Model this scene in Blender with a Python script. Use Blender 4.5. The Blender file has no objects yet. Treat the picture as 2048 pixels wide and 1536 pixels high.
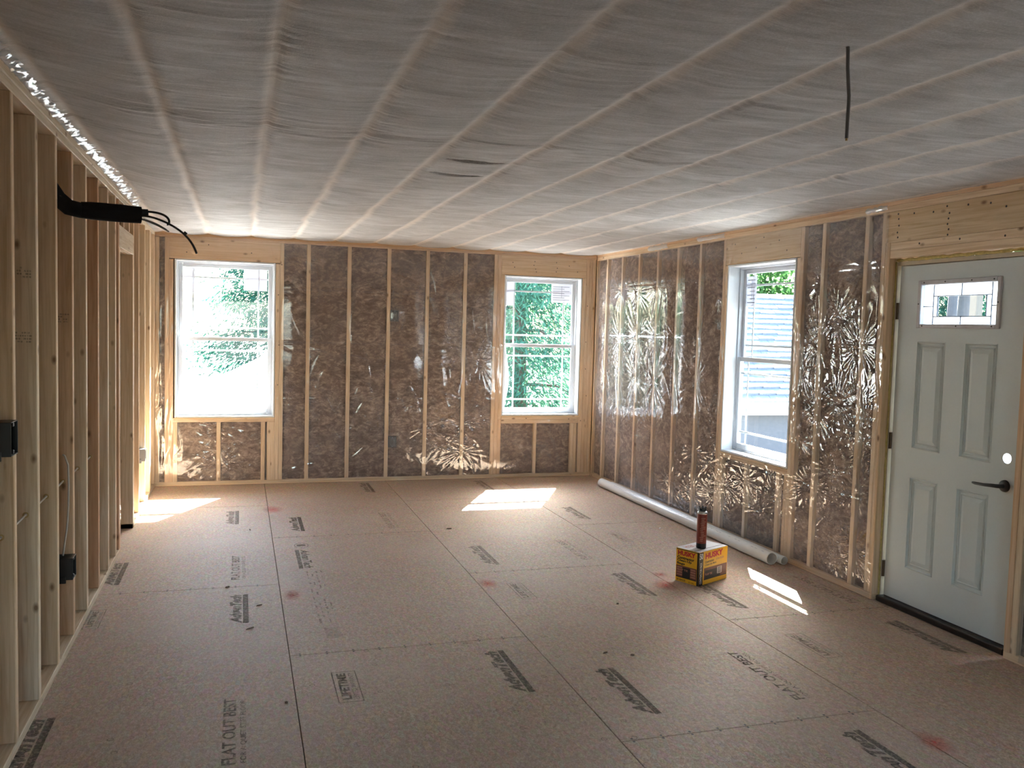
import bpy, bmesh, math, random
import numpy as np
from mathutils import Vector, Matrix

random.seed(7)
rng = np.random.default_rng(11)
SC = bpy.context.scene
COL = SC.collection

# ---------------------------------------------------------------- camera, sky, sun, exposure
CAM_H = 1.6316
YAW, PITCH, ROLL, FPX = 0.3028, 0.0638, 0.0274, 1745.45
cy_, sy_, cp_, sp_, cr_, sr_ = (math.cos(YAW), math.sin(YAW), math.cos(PITCH), math.sin(PITCH), math.cos(ROLL), math.sin(ROLL))
fwd = Vector((sy_*cp_, cy_*cp_, -sp_)); rt = Vector((cy_, -sy_, 0)); up = rt.cross(fwd)
R2 = cr_*rt + sr_*up; U2 = -sr_*rt + cr_*up
cd = bpy.data.cameras.new('camera'); cam = bpy.data.objects.new('camera', cd); COL.objects.link(cam)
M = Matrix((R2, U2, -fwd)).transposed().to_4x4(); M.translation = Vector((0, 0, CAM_H))
cam.matrix_world = M
cd.sensor_fit = 'HORIZONTAL'; cd.sensor_width = 36.0; cd.lens = FPX/2048*36.0
cd.clip_start = 0.05; cd.clip_end = 400
SC.camera = cam

SUN_AZ = math.atan2(0.47, 0.90)          # from +y towards +x
SUN_EL = math.radians(41.5)
W = bpy.data.worlds.new('sky'); SC.world = W; W.use_nodes = True
wn = W.node_tree; wn.nodes.clear()
wo = wn.nodes.new('ShaderNodeOutputWorld'); bg = wn.nodes.new('ShaderNodeBackground'); sky = wn.nodes.new('ShaderNodeTexSky')
sky.sky_type = 'NISHITA'; sky.sun_disc = False; sky.sun_elevation = SUN_EL; sky.sun_rotation = SUN_AZ
sky.air_density = 1.0; sky.dust_density = 2.0; sky.ozone_density = 1.0
bg.inputs['Strength'].default_value = 0.55
wn.links.new(sky.outputs[0], bg.inputs[0]); wn.links.new(bg.outputs[0], wo.inputs[0])

sd = bpy.data.lights.new('sun', 'SUN'); sd.energy = 30.0; sd.angle = math.radians(0.55); sd.color = (0.97, 0.985, 1.0)
sun = bpy.data.objects.new('sun', sd); COL.objects.link(sun)
sdir = Vector((math.sin(SUN_AZ)*math.cos(SUN_EL), math.cos(SUN_AZ)*math.cos(SUN_EL), math.sin(SUN_EL)))
sun.rotation_euler = sdir.to_track_quat('Z', 'Y').to_euler(); sun.location = (8, 20, 15)

vs = SC.view_settings
vs.view_transform = 'Standard'; vs.look = 'None'; vs.gamma = 1.0; vs.use_curve_mapping = False
vs.exposure = 2.68
SC.cycles.max_bounces = 12; SC.cycles.diffuse_bounces = 8; SC.cycles.transparent_max_bounces = 16

# ---------------------------------------------------------------- room numbers (metres)
XL, XR, D, H = -0.785, 3.777, 9.049, 2.462
YB = -4.0            # wall behind the camera
XH = -2.3            # far side of the hall
T = 0.038            # lumber thickness
WD = 0.14            # exterior wall stud depth
SHEET = 1.2192
XA = 0.2415

# ---------------------------------------------------------------- helpers
LOC = {}
def empty(name, loc=(0, 0, 0), label=None, cat=None, kind=None, group=None):
    o = bpy.data.objects.new(name, None); COL.objects.link(o); o.location = loc; o.empty_display_size = 0.1
    LOC[o.name] = Vector(loc); tag(o, label, cat, kind, group); return o
def tag(o, label=None, cat=None, kind=None, group=None):
    if label: o['label'] = label
    if cat: o['category'] = cat
    if kind: o['kind'] = kind
    if group: o['group'] = group
    return o
def wloc(o):
    v = Vector((0, 0, 0))
    while o is not None:
        v = v + LOC.get(o.name, Vector((0, 0, 0))); o = o.parent
    return v

class MB:
    """collects vertices (world coordinates) and faces"""
    def __init__(s): s.v = []; s.f = []; s.m = []; s.mi = 0
    def add(s, vs, fs):
        b = len(s.v); s.v += [tuple(p) for p in vs]
        for f in fs: s.f.append(tuple(b+i for i in f)); s.m.append(s.mi)
        return s
    def box(s, x0, x1, y0, y1, z0, z1):
        if x0 > x1: x0, x1 = x1, x0
        if y0 > y1: y0, y1 = y1, y0
        if z0 > z1: z0, z1 = z1, z0
        s.add([(x0,y0,z0),(x1,y0,z0),(x1,y1,z0),(x0,y1,z0),(x0,y0,z1),(x1,y0,z1),(x1,y1,z1),(x0,y1,z1)],
              [(0,3,2,1),(4,5,6,7),(0,1,5,4),(1,2,6,5),(2,3,7,6),(3,0,4,7)]); return s
    def cbox(s, x0, x1, y0, y1, z0, z1, c=0.003):
        """box with chamfered edges"""
        lo = [min(x0,x1), min(y0,y1), min(z0,z1)]; hi = [max(x0,x1), max(y0,y1), max(z0,z1)]
        c = min(c, *(0.45*(h-l) for l, h in zip(lo, hi)))
        vid = {}; vs = []
        for sx in (0,1):
            for sy in (0,1):
                for sz in (0,1):
                    sg = (sx,sy,sz); base = [hi[i] if sg[i] else lo[i] for i in range(3)]
                    for ax in range(3):
                        p = [base[i] if i == ax else (base[i]-c if sg[i] else base[i]+c) for i in range(3)]
                        vid[(sg,ax)] = len(vs); vs.append(p)
        fs = []
        for ax in range(3):
            a, b = (ax+1) % 3, (ax+2) % 3
            for sg0 in (0,1):
                q = []
                for (u, w) in ((0,0),(1,0),(1,1),(0,1)):
                    sg = [0,0,0]; sg[ax] = sg0; sg[a] = u; sg[b] = w; q.append(vid[(tuple(sg),ax)])
                fs.append(q if sg0 else q[::-1])
        for ax in range(3):
            a, b = (ax+1) % 3, (ax+2) % 3
            for u in (0,1):
                for w in (0,1):
                    s0=[0,0,0]; s1=[0,0,0]; s0[ax]=0; s1[ax]=1
                    for q in (s0,s1): q[a]=u; q[b]=w
                    s0=tuple(s0); s1=tuple(s1)
                    q=[vid[(s0,a)],vid[(s1,a)],vid[(s1,b)],vid[(s0,b)]]
                    fs.append(q if u!=w else q[::-1])
        for sx in (0,1):
            for sy in (0,1):
                for sz in (0,1):
                    q=[vid[((sx,sy,sz),i)] for i in range(3)]
                    fs.append(q if (sx+sy+sz)%2 else q[::-1])
        return s.add(vs, fs)
    def tube(s, pts, r, n=10, cap=True):
        pts = [Vector(p) for p in pts]; m = len(pts)
        rr = r if isinstance(r, (list, tuple)) else [r]*m
        tan = []
        for i in range(m):
            t = (pts[min(i+1,m-1)]-pts[max(i-1,0)]); tan.append(t.normalized() if t.length > 1e-9 else Vector((0,0,1)))
        a = Vector((0,0,1)) if abs(tan[0].z) < 0.9 else Vector((1,0,0))
        nrm = tan[0].cross(a).normalized(); vs = []; fs = []
        for i in range(m):
            nrm = (nrm-tan[i]*nrm.dot(tan[i])).normalized(); bn = tan[i].cross(nrm)
            for k in range(n):
                th = 2*math.pi*k/n; vs.append(pts[i]+(nrm*math.cos(th)+bn*math.sin(th))*rr[i])
        for i in range(m-1):
            for k in range(n):
                fs.append((i*n+k, i*n+(k+1)%n, (i+1)*n+(k+1)%n, (i+1)*n+k))
        if cap: fs.append(tuple(range(n-1,-1,-1))); fs.append(tuple((m-1)*n+k for k in range(n)))
        return s.add(vs, fs)
    def lathe(s, prof, o, axis=(0,0,1), n=24):
        """profile of (radius, height) along axis from point o; closed when radius reaches 0"""
        ax = Vector(axis).normalized(); o = Vector(o)
        a = Vector((0,0,1)) if abs(ax.z) < 0.9 else Vector((1,0,0))
        u = ax.cross(a).normalized(); w = ax.cross(u); vs = []; fs = []
        for (r, h) in prof:
            for k in range(n):
                th = 2*math.pi*k/n; vs.append(o+ax*h+(u*math.cos(th)+w*math.sin(th))*max(r,1e-5))
        for i in range(len(prof)-1):
            for k in range(n):
                fs.append((i*n+k, i*n+(k+1)%n, (i+1)*n+(k+1)%n, (i+1)*n+k))
        return s.add(vs, fs)
    def build(s, name, mats, parent=None, smooth=False, angle=40):
        me = bpy.data.meshes.new(name)
        off = wloc(parent) if parent is not None else Vector((0,0,0))
        v = np.array(s.v, dtype=np.float64).reshape(-1,3) - np.array(off)
        me.from_pydata(v.tolist(), [], s.f)
        mats = mats if isinstance(mats, (list, tuple)) else [mats]
        for m in mats: me.materials.append(m)
        if len(mats) > 1: me.polygons.foreach_set('material_index', s.m)
        me.update()
        if smooth:
            me.polygons.foreach_set('use_smooth', [True]*len(me.polygons))
            if angle < 180: me.set_sharp_from_angle(angle=math.radians(angle))
        o = bpy.data.objects.new(name, me); COL.objects.link(o)
        if parent is not None: o.parent = parent
        return o

def thing(mb, name, mats, loc, label, cat, kind=None, group=None, smooth=False, angle=40):
    """a top-level object that is one mesh, with its origin at loc"""
    me_o = MB(); me_o.v = [tuple(Vector(p)-Vector(loc)) for p in mb.v]; me_o.f = mb.f; me_o.m = mb.m
    o = me_o.build(name, mats, None, smooth, angle); o.location = loc; LOC[o.name] = Vector(loc)
    return tag(o, label, cat, kind, group)

def grid_mesh(name, P, keep, mat, parent=None, smooth=True):
    """P: (nu, nv, 3) array of world points, keep: (nu-1, nv-1) bool"""
    nu, nv = P.shape[:2]
    idx = np.arange(nu*nv).reshape(nu, nv)
    q = np.stack([idx[:-1,:-1], idx[1:,:-1], idx[1:,1:], idx[:-1,1:]], -1)[keep]
    used = np.zeros(nu*nv, bool); used[q.ravel()] = True
    remap = np.cumsum(used)-1
    off = np.array(wloc(parent)) if parent is not None else 0
    v = P.reshape(-1,3)[used]-off; q = remap[q]
    me = bpy.data.meshes.new(name)
    me.vertices.add(len(v)); me.vertices.foreach_set('co', v.ravel())
    me.loops.add(q.size); me.loops.foreach_set('vertex_index', q.ravel().astype(np.int32))
    me.polygons.add(len(q)); me.polygons.foreach_set('loop_start', np.arange(0, q.size, 4, dtype=np.int32))
    me.materials.append(mat); me.update(calc_edges=True); me.validate()
    if smooth: me.polygons.foreach_set('use_smooth', np.ones(len(q), bool))
    o = bpy.data.objects.new(name, me); COL.objects.link(o)
    if parent is not None: o.parent = parent
    return o

def sm(x, a, b):
    t = np.clip((x-a)/(b-a), 0, 1); return t*t*(3-2*t)
def vnoise(x, y, seed, n=6, lo=0.7, hi=3.0):
    """cheap smooth noise: a sum of rotated sines"""
    r = np.random.default_rng(seed); out = 0
    for k in range(n):
        a = r.uniform(0, 2*np.pi); f = lo*(hi/lo)**(k/max(n-1,1))*2*np.pi
        out = out+np.sin(f*(x*np.cos(a)+y*np.sin(a))+r.uniform(0, 6.28))*0.8**k
    return out/ n**0.5

# ---------------------------------------------------------------- materials
def schlick(n, f0, gain, normal=None):
    lw = n('ShaderNodeLayerWeight'); lw.inputs['Blend'].default_value = 0.5
    if normal is not None: n.l(normal, lw.inputs['Normal'])
    return n.math('MULTIPLY', n.math('ADD', f0, n.math('MULTIPLY', n.math('POWER', lw.outputs['Facing'], 5.0), 1-f0)), gain, clamp=True)
def mat(name):
    m = bpy.data.materials.new(name); m.use_nodes = True; nt = m.node_tree; nt.nodes.clear()
    out = nt.nodes.new('ShaderNodeOutputMaterial'); return m, nt, out
class N:
    def __init__(s, nt): s.nt = nt
    def __call__(s, t, **kw):
        n = s.nt.nodes.new(t)
        for k, v in kw.items():
            if k.startswith('i_'): n.inputs[k[2:].replace('_', ' ')].default_value = v
            else: setattr(n, k, v)
        return n
    def l(s, a, b): s.nt.links.new(a, b)
    def math(s, op, a, b=None, c=None, clamp=False):
        n = s.nt.nodes.new('ShaderNodeMath'); n.operation = op; n.use_clamp = clamp
        for i, x in enumerate((a, b, c)):
            if x is None: continue
            if isinstance(x, (int, float)): n.inputs[i].default_value = x
            else: s.l(x, n.inputs[i])
        return n.outputs[0]
    def ramp(s, fac, stops):
        n = s.nt.nodes.new('ShaderNodeValToRGB'); e = n.color_ramp.elements
        while len(e) < len(stops): e.new(0.5)
        for k, (p, c) in enumerate(stops):
            e[k].position = p; e[k].color = (*c, 1) if len(c) == 3 else c
        if fac is not None: s.l(fac, n.inputs[0])
        return n.outputs[0]
    def mix(s, fac, a, b, blend='MIX'):
        n = s.nt.nodes.new('ShaderNodeMix'); n.data_type = 'RGBA'; n.blend_type = blend
        for sock, x in ((n.inputs[0], fac), (n.inputs[6], a), (n.inputs[7], b)):
            if isinstance(x, (int, float)): sock.default_value = x
            elif isinstance(x, tuple): sock.default_value = (*x, 1) if len(x) == 3 else x
            else: s.l(x, sock)
        return n.outputs[2]
    def pos(s, scale=(1,1,1), off=None):
        g = s.nt.nodes.new('ShaderNodeNewGeometry'); mp = s.nt.nodes.new('ShaderNodeMapping'); mp.inputs['Scale'].default_value = scale
        s.l(g.outputs['Position'], mp.inputs['Vector'])
        if off is not None:
            s.l(off, mp.inputs['Location'])
        return mp.outputs[0]
    def noise(s, vec, scale, detail=4, rough=0.55, dist=0.0):
        n = s.nt.nodes.new('ShaderNodeTexNoise'); n.inputs['Scale'].default_value = scale; n.inputs['Detail'].default_value = detail
        n.inputs['Roughness'].default_value = rough; n.inputs['Distortion'].default_value = dist
        s.l(vec, n.inputs['Vector']); return n.outputs['Fac']
    def bump(s, h, strength=0.3, dist=0.01):
        n = s.nt.nodes.new('ShaderNodeBump'); n.inputs['Strength'].default_value = strength; n.inputs['Distance'].default_value = dist
        s.l(h, n.inputs['Height']); return n.outputs[0]
    def bsdf(s, out, color, rough=0.6, normal=None, spec=0.4, metal=0.0):
        b = s.nt.nodes.new('ShaderNodeBsdfPrincipled')
        if isinstance(color, tuple): b.inputs['Base Color'].default_value = (*color[:3], 1)
        else: s.l(color, b.inputs['Base Color'])
        if isinstance(rough, (int, float)): b.inputs['Roughness'].default_value = rough
        else: s.l(rough, b.inputs['Roughness'])
        b.inputs['Specular IOR Level'].default_value = spec; b.inputs['Metallic'].default_value = metal
        if normal is not None: s.l(normal, b.inputs['Normal'])
        if out is not None: s.l(b.outputs[0], out.inputs[0])
        return b

def simple(name, col, rough=0.5, spec=0.4, metal=0.0, var=0.12, scale=30.0, bump=0.0):
    """plain colour with a little procedural unevenness"""
    m, nt, out = mat(name); n = N(nt)
    f = n.noise(n.pos(), scale, 3)
    c = n.mix(f, tuple(x*(1-var) for x in col), tuple(min(1, x*(1+var)) for x in col))
    n.bsdf(out, c, rough, n.bump(f, bump, 0.002) if bump else None, spec, metal); return m

def wood(name, axis, tints, knots=True, gain=1.0):
    m, nt, out = mat(name); n = N(nt)
    oi = n('ShaderNodeObjectInfo')
    rnd = oi.outputs['Random']
    offs = n('ShaderNodeCombineXYZ'); n.l(n.math('MULTIPLY', rnd, 37.0), offs.inputs[0]); n.l(n.math('MULTIPLY', rnd, 91.0), offs.inputs[2])
    n.l(n.math('MULTIPLY', rnd, 53.0), offs.inputs[1])
    sc = [1.0, 1.0, 1.0]; sc[axis] = 0.045
    v = n.pos(tuple(sc), offs.outputs[0])
    g1 = n.noise(v, 55, 5, 0.6, 0.6)
    g2 = n.noise(v, 9, 3, 0.5, 0.3)
    k = len(tints)
    base = n.ramp(rnd, [((i+0.5)/k, t) for i, t in enumerate(tints)])
    dark = n.mix(1.0, base, (0.70, 0.60, 0.48), 'MULTIPLY')
    c = n.mix(n.ramp(g1, [(0.38, (0,0,0)), (0.66, (0.75,0.75,0.75))]), base, dark)
    c = n.mix(n.ramp(g2, [(0.45, (0,0,0)), (0.75, (0.5,0.5,0.5))]), c, n.mix(1.0, base, (0.86, 0.74, 0.60), 'MULTIPLY'))
    if knots:
        sk = [10.0, 10.0, 10.0]; sk[axis] = 5.5
        vo = n('ShaderNodeTexVoronoi'); vo.inputs['Scale'].default_value = 1.0; vo.inputs['Randomness'].default_value = 1.0
        n.l(n.pos(tuple(sk), offs.outputs[0]), vo.inputs['Vector'])
        kn = n.ramp(vo.outputs['Distance'], [(0.05, (0.9,0.9,0.9)), (0.09, (0.5,0.5,0.5)), (0.15, (0,0,0))])
        c = n.mix(kn, c, (0.20, 0.105, 0.05))
    n.bsdf(out, c, 0.62, n.bump(g1, 0.25, 0.002), 0.3); return m

PALE = [(0.80,0.63,0.43), (0.75,0.56,0.37), (0.82,0.67,0.48), (0.73,0.52,0.34)]
STUD = [(0.76,0.61,0.43), (0.72,0.53,0.35), (0.79,0.66,0.49), (0.68,0.46,0.29), (0.77,0.63,0.46), (0.62,0.39,0.24)]
wood_x = wood('lumber grain along x', 0, PALE); wood_y = wood('lumber grain along y', 1, PALE); wood_z = wood('lumber upright', 2, PALE)
stud_z = wood('stud lumber', 2, STUD); plate_y = wood('plate lumber', 1, [(0.66,0.55,0.40), (0.60,0.48,0.33)])
ply_x = wood('header panel x', 0, [(0.78,0.60,0.39), (0.76,0.56,0.37)]); ply_y = wood('header panel y', 1, [(0.68,0.53,0.34), (0.72,0.56,0.36)])
sheath = simple('wall sheathing', (0.42,0.30,0.18), 0.8)

def batt_material():
    m, nt, out = mat('brown mineral wool'); n = N(nt)
    p = n.pos((1,1,1.7))
    a = n.noise(p, 7.5, 5, 0.6, 2.2); b = n.noise(p, 26, 5, 0.65, 1.0); c0 = n.noise(p, 150, 2, 0.6)
    a2 = n.noise(n.pos((1,1,1.3)), 3.2, 4, 0.55, 3.0)
    f = n.math('ADD', n.math('ADD', n.math('MULTIPLY', a, 0.42), n.math('MULTIPLY', b, 0.28)), n.math('MULTIPLY', a2, 0.30))
    c = n.ramp(f, [(0.38, (0.072,0.042,0.030)), (0.47, (0.150,0.092,0.066)), (0.54, (0.27,0.180,0.132)), (0.64, (0.52,0.39,0.30))])
    n.bsdf(out, c, 0.95, n.bump(n.math('ADD', b, n.math('MULTIPLY', c0, 0.4)), 0.8, 0.015), 0.1); return m
batt_m = batt_material()

def poly_material(name, haze=0.05, refl=1.7):
    m, nt, out = mat(name); n = N(nt)
    p = n.pos()
    w1 = n.noise(p, 9, 3, 0.5, 2.0); w2 = n.noise(n.pos((1,1,0.5)), 38, 3, 0.6, 1.5)
    h = n.math('ADD', n.math('MULTIPLY', w1, 0.8), n.math('MULTIPLY', w2, 0.06))
    bm = n.bump(h, 0.07, 0.010)
    tr = n('ShaderNodeBsdfTransparent'); tr.inputs[0].default_value = (0.94,0.94,0.94,1)
    gl = n('ShaderNodeBsdfGlossy'); gl.inputs['Color'].default_value = (1,1,1,1); gl.inputs['Roughness'].default_value = 0.055
    n.l(bm, gl.inputs['Normal'])
    df = n('ShaderNodeBsdfDiffuse'); df.inputs['Color'].default_value = (0.85,0.86,0.88,1)
    f = schlick(n, 0.045, refl, bm)
    m1 = n('ShaderNodeMixShader'); m1.inputs[0].default_value = haze; n.l(tr.outputs[0], m1.inputs[1]); n.l(df.outputs[0], m1.inputs[2])
    m2 = n('ShaderNodeMixShader'); n.l(f, m2.inputs[0]); n.l(m1.outputs[0], m2.inputs[1]); n.l(gl.outputs[0], m2.inputs[2])
    n.l(m2.outputs[0], out.inputs[0]); return m
poly_m = poly_material('clear polythene', 0.085, 1.45); poly_scrap = poly_material('folded polythene', 0.45, 1.5); poly_strip = poly_material('bunched polythene', 0.28, 0.25)

def glass_material(name, tint=(0.96,0.98,0.97), rough=0.0, obscure=0.0):
    m, nt, out = mat(name); n = N(nt)
    tr = n('ShaderNodeBsdfTransparent'); tr.inputs[0].default_value = (*tint, 1)
    gl = n('ShaderNodeBsdfGlossy'); gl.inputs['Roughness'].default_value = 0.02
    mx = n('ShaderNodeMixShader'); n.l(schlick(n, 0.035, 1.0), mx.inputs[0])
    src = tr.outputs[0]
    if obscure:
        tl = n('ShaderNodeBsdfTranslucent'); tl.inputs[0].default_value = (0.9,0.95,0.97,1)
        mo = n('ShaderNodeMixShader'); mo.inputs[0].default_value = obscure; n.l(tr.outputs[0], mo.inputs[1]); n.l(tl.outputs[0], mo.inputs[2]); src = mo.outputs[0]
    n.l(src, mx.inputs[1]); n.l(gl.outputs[0], mx.inputs[2]); n.l(mx.outputs[0], out.inputs[0]); return m
glass_m = glass_material('window glass'); obscure_m = glass_material('textured door glass', (0.95,0.98,1.0), 0, 0.55)

def floor_material():
    m, nt, out = mat('subfloor strand board'); n = N(nt)
    oi = n('ShaderNodeObjectInfo')
    p = n.pos((1.0,0.6,1))
    a = n.noise(p, 190, 4, 0.65, 0.4); b = n.noise(p, 75, 4, 0.6, 0.5); c0 = n.noise(n.pos(), 1.4, 3)
    vo = n('ShaderNodeTexVoronoi'); vo.inputs['Scale'].default_value = 55; n.l(n.pos((1,0.45,1)), vo.inputs['Vector'])
    f = n.math('ADD', n.math('MULTIPLY', a, 0.55), n.math('MULTIPLY', b, 0.45))
    c = n.ramp(f, [(0.36, (0.225,0.145,0.090)), (0.50, (0.450,0.312,0.212)), (0.63, (0.65,0.495,0.370))])
    c = n.mix(0.22, c, n.mix(1.0, c, vo.outputs['Color'], 'MULTIPLY'))
    c = n.mix(n.ramp(c0, [(0.35, (0,0,0)), (0.7, (0.4,0.4,0.4))]), c, (0.48,0.375,0.30))
    sp = n.noise(n.pos(), 105, 2, 0.5)
    c = n.mix(n.ramp(sp, [(0.69, (0,0,0)), (0.74, (0.75,0.75,0.75))]), c, (0.10,0.065,0.04))
    c = n.mix(n.math('MULTIPLY', oi.outputs['Random'], 0.16), c, (0.36,0.25,0.17))
    n.bsdf(out, c, 0.62, n.bump(f, 0.05, 0.001), 0.35); return m
floor_m = floor_material(); under_m = simple('shadowed joint', (0.07,0.05,0.035), 0.9)

def ink_material(name, col, cover, lo=0.42, hi=0.52, scale=60):
    m, nt, out = mat(name); n = N(nt)
    a = n.noise(n.pos(), scale, 4, 0.7)
    f = n.math('MULTIPLY', n.ramp(a, [(lo-0.12, (0,0,0)), (hi, (1,1,1))]), cover)
    tr = n('ShaderNodeBsdfTransparent'); df = n('ShaderNodeBsdfDiffuse'); df.inputs[0].default_value = (*col, 1)
    mx = n('ShaderNodeMixShader'); n.l(f, mx.inputs[0]); n.l(tr.outputs[0], mx.inputs[1]); n.l(df.outputs[0], mx.inputs[2]); n.l(mx.outputs[0], out.inputs[0]); return m
ink = ink_material('worn grey ink', (0.085,0.10,0.092), 0.55); ink_mid = ink_material('half worn grey ink', (0.10,0.118,0.112), 0.46); ink_faint = ink_material('faint grey ink', (0.09,0.09,0.08), 0.38)

def fabric_material():
    m, nt, out = mat('ceiling netting'); n = N(nt)
    g = n('ShaderNodeNewGeometry'); sx = n('ShaderNodeSeparateXYZ'); n.l(g.outputs['Position'], sx.inputs[0])
    wob = n.math('MULTIPLY', n.math('SUBTRACT', n.noise(n.pos((0.3,1,1)), 2.2, 3), 0.5), 0.10)
    x = n.math('ADD', sx.outputs[0], wob)
    fr = n.math('ABSOLUTE', n.math('SUBTRACT', n.math('FRACT', n.math('ADD', n.math('DIVIDE', n.math('SUBTRACT', x, -0.305), 0.4058), 0.5)), 0.5))   # 0 on a strap, 0.5 mid bay
    hairs = n.noise(n.pos((1.5,9,1)), 16, 4, 0.7)
    ed = n.math('ADD', fr, n.math('MULTIPLY', n.math('SUBTRACT', hairs, 0.5), 0.14))
    strap = n.ramp(ed, [(0.015, (1,1,1)), (0.10, (0,0,0))])
    weave = n.noise(n.pos((6,9,1)), 40, 3, 0.7); big = n.noise(n.pos((1.0,1.6,1)), 2.6, 5, 0.6, 0.6); streak = n.noise(n.pos((0.5,3.5,1)), 6, 5, 0.65, 0.8)
    f = n.math('ADD', n.math('ADD', n.math('MULTIPLY', big, 0.45), n.math('MULTIPLY', streak, 0.35)), n.math('MULTIPLY', weave, 0.20))
    c = n.ramp(f, [(0.36, (0.265,0.243,0.225)), (0.50, (0.44,0.43,0.42)), (0.64, (0.67,0.675,0.68))])
    fl = n.noise(n.pos((1,1.6,1)), 105, 3, 0.75)
    c = n.mix(n.ramp(fl, [(0.45, (0,0,0)), (0.72, (0.6,0.6,0.6))]), n.mix(0.35, c, (0.27,0.235,0.205)), n.mix(0.35, c, (0.80,0.80,0.80)))
    c = n.mix(n.math('MULTIPLY', strap, 0.75), c, n.mix(weave, (0.62,0.54,0.47), (0.76,0.69,0.62)))
    h = n.math('ADD', n.math('MULTIPLY', streak, 1.0), n.math('MULTIPLY', weave, 0.25))
    b = n.bsdf(out, c, 0.75, n.bump(h, 0.25, 0.02), 0.25)
    b.inputs['Sheen Weight'].default_value = 0.15
    return m
fabric_m = fabric_material()

white_v = simple('white vinyl', (0.60,0.63,0.67), 0.35, 0.5, var=0.03)
white_b = simple('white primed board', (0.68,0.71,0.74), 0.5, 0.4, var=0.04)
door_m = simple('pale grey green door skin', (0.60,0.66,0.655), 0.5, 0.35, var=0.03, scale=90, bump=0.06)
lite_frame_m = simple('lite frame plastic', (0.52,0.51,0.53), 0.5)
came_m = simple('dull lead came', (0.10,0.11,0.13), 0.4, metal=0.6)
black_p = simple('black plastic', (0.012,0.012,0.013), 0.38, 0.5)
foam_blk = simple('black foam sleeve', (0.014,0.013,0.013), 0.9, 0.15, bump=0.3, scale=200)
bronze = simple('dark bronze metal', (0.035,0.028,0.024), 0.38, metal=0.7)
hinge_m = simple('antique bronze hinge', (0.12,0.08,0.05), 0.4, metal=0.7)
jamb_m = simple('raw pine jamb', (0.52,0.44,0.31), 0.6)
foam_m = simple('yellow spray foam', (0.55,0.44,0.16), 0.8, var=0.45, scale=45, bump=0.8)
pvc_m = simple('off white pvc', (0.72,0.72,0.69), 0.3, 0.5, var=0.04)
pvc_ink = simple('pvc print', (0.25,0.27,0.30), 0.6)
cable_w = simple('white cable jacket', (0.52,0.47,0.40), 0.5)
cable_g = simple('grey cable jacket', (0.17,0.165,0.16), 0.5)
copper = simple('brass ring', (0.55,0.38,0.18), 0.3, metal=0.9)
paper_w = simple('white label paper', (0.80,0.80,0.82), 0.7, var=0.03)
red_ink = simple('red print', (0.55,0.02,0.03), 0.5); black_ink = simple('black print', (0.012,0.011,0.012), 0.5)
yellow_c = simple('yellow carton print', (0.86,0.47,0.02), 0.45, var=0.06); white_ink = simple('white print', (0.75,0.73,0.68), 0.5)
brown_ink = simple('brown photo print', (0.17,0.055,0.035), 0.5, var=0.5, scale=70); pink_ink = simple('pale brown print', (0.42,0.19,0.13), 0.5, var=0.3)
grey_card = simple('grey carton top', (0.50,0.48,0.47), 0.55, var=0.2, scale=18)
can_red = simple('rust red can print', (0.23,0.035,0.022), 0.35, var=0.35, scale=60); can_dark = simple('dark can band', (0.03,0.022,0.022), 0.35)
steel = simple('tin rim', (0.55,0.53,0.5), 0.3, metal=0.9)
chip_m = simple('dark wood chip', (0.13,0.08,0.048), 0.8)
nail_m = simple('nail head', (0.06,0.05,0.045), 0.5, metal=0.5)
strip_m = simple('white strip metal', (0.8,0.8,0.8), 0.5)
grey_box = simple('grey plastic box', (0.20,0.20,0.21), 0.5)
def spray_material():
    m, nt, out = mat('red marking paint'); n = N(nt)
    tc = n('ShaderNodeTexCoord'); mp = n('ShaderNodeMapping'); mp.inputs['Location'].default_value = (-1,-1,0); mp.inputs['Scale'].default_value = (2,2,0); n.l(tc.outputs['Generated'], mp.inputs[0])
    ln = n('ShaderNodeVectorMath', operation='LENGTH'); n.l(mp.outputs[0], ln.inputs[0])
    f = n.math('MULTIPLY', n.math('MULTIPLY', n.math('SUBTRACT', 1.0, ln.outputs['Value'], clamp=True), n.ramp(n.noise(n.pos(), 55, 4, 0.7), [(0.35, (0.3,0.3,0.3)), (0.6, (1,1,1))])), 0.62, clamp=True)
    tr = n('ShaderNodeBsdfTransparent'); df = n('ShaderNodeBsdfDiffuse'); df.inputs[0].default_value = (0.75,0.07,0.06,1)
    mx = n('ShaderNodeMixShader'); n.l(f, mx.inputs[0]); n.l(tr.outputs[0], mx.inputs[1]); n.l(df.outputs[0], mx.inputs[2]); n.l(mx.outputs[0], out.inputs[0]); return m
red_spray = spray_material()

# ---------------------------------------------------------------- wall frames: P(u, n, z), n > 0 going outwards
class Fr:
    def __init__(s, kind): s.k = kind
    def p(s, u, n, z): return (u, D+n, z) if s.k == 'back' else (XR+n, u, z)
    def box(s, mb, u0, u1, n0, n1, z0, z1, c=0.002):
        a = s.p(u0, n0, z0); b = s.p(u1, n1, z1); mb.cbox(a[0], b[0], a[1], b[1], a[2], b[2], c); return mb
BK, RG = Fr('back'), Fr('right')
def part(fr, name, m, parent, u0, u1, n0, n1, z0, z1, c=0.0025):
    mb = MB(); fr.box(mb, u0, u1, n0, n1, z0, z1, c); return mb.build(name, m, parent)
def lum(name, m, parent, *b, c=0.003): return MB().cbox(*b, c).build(name, m, parent)

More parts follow.
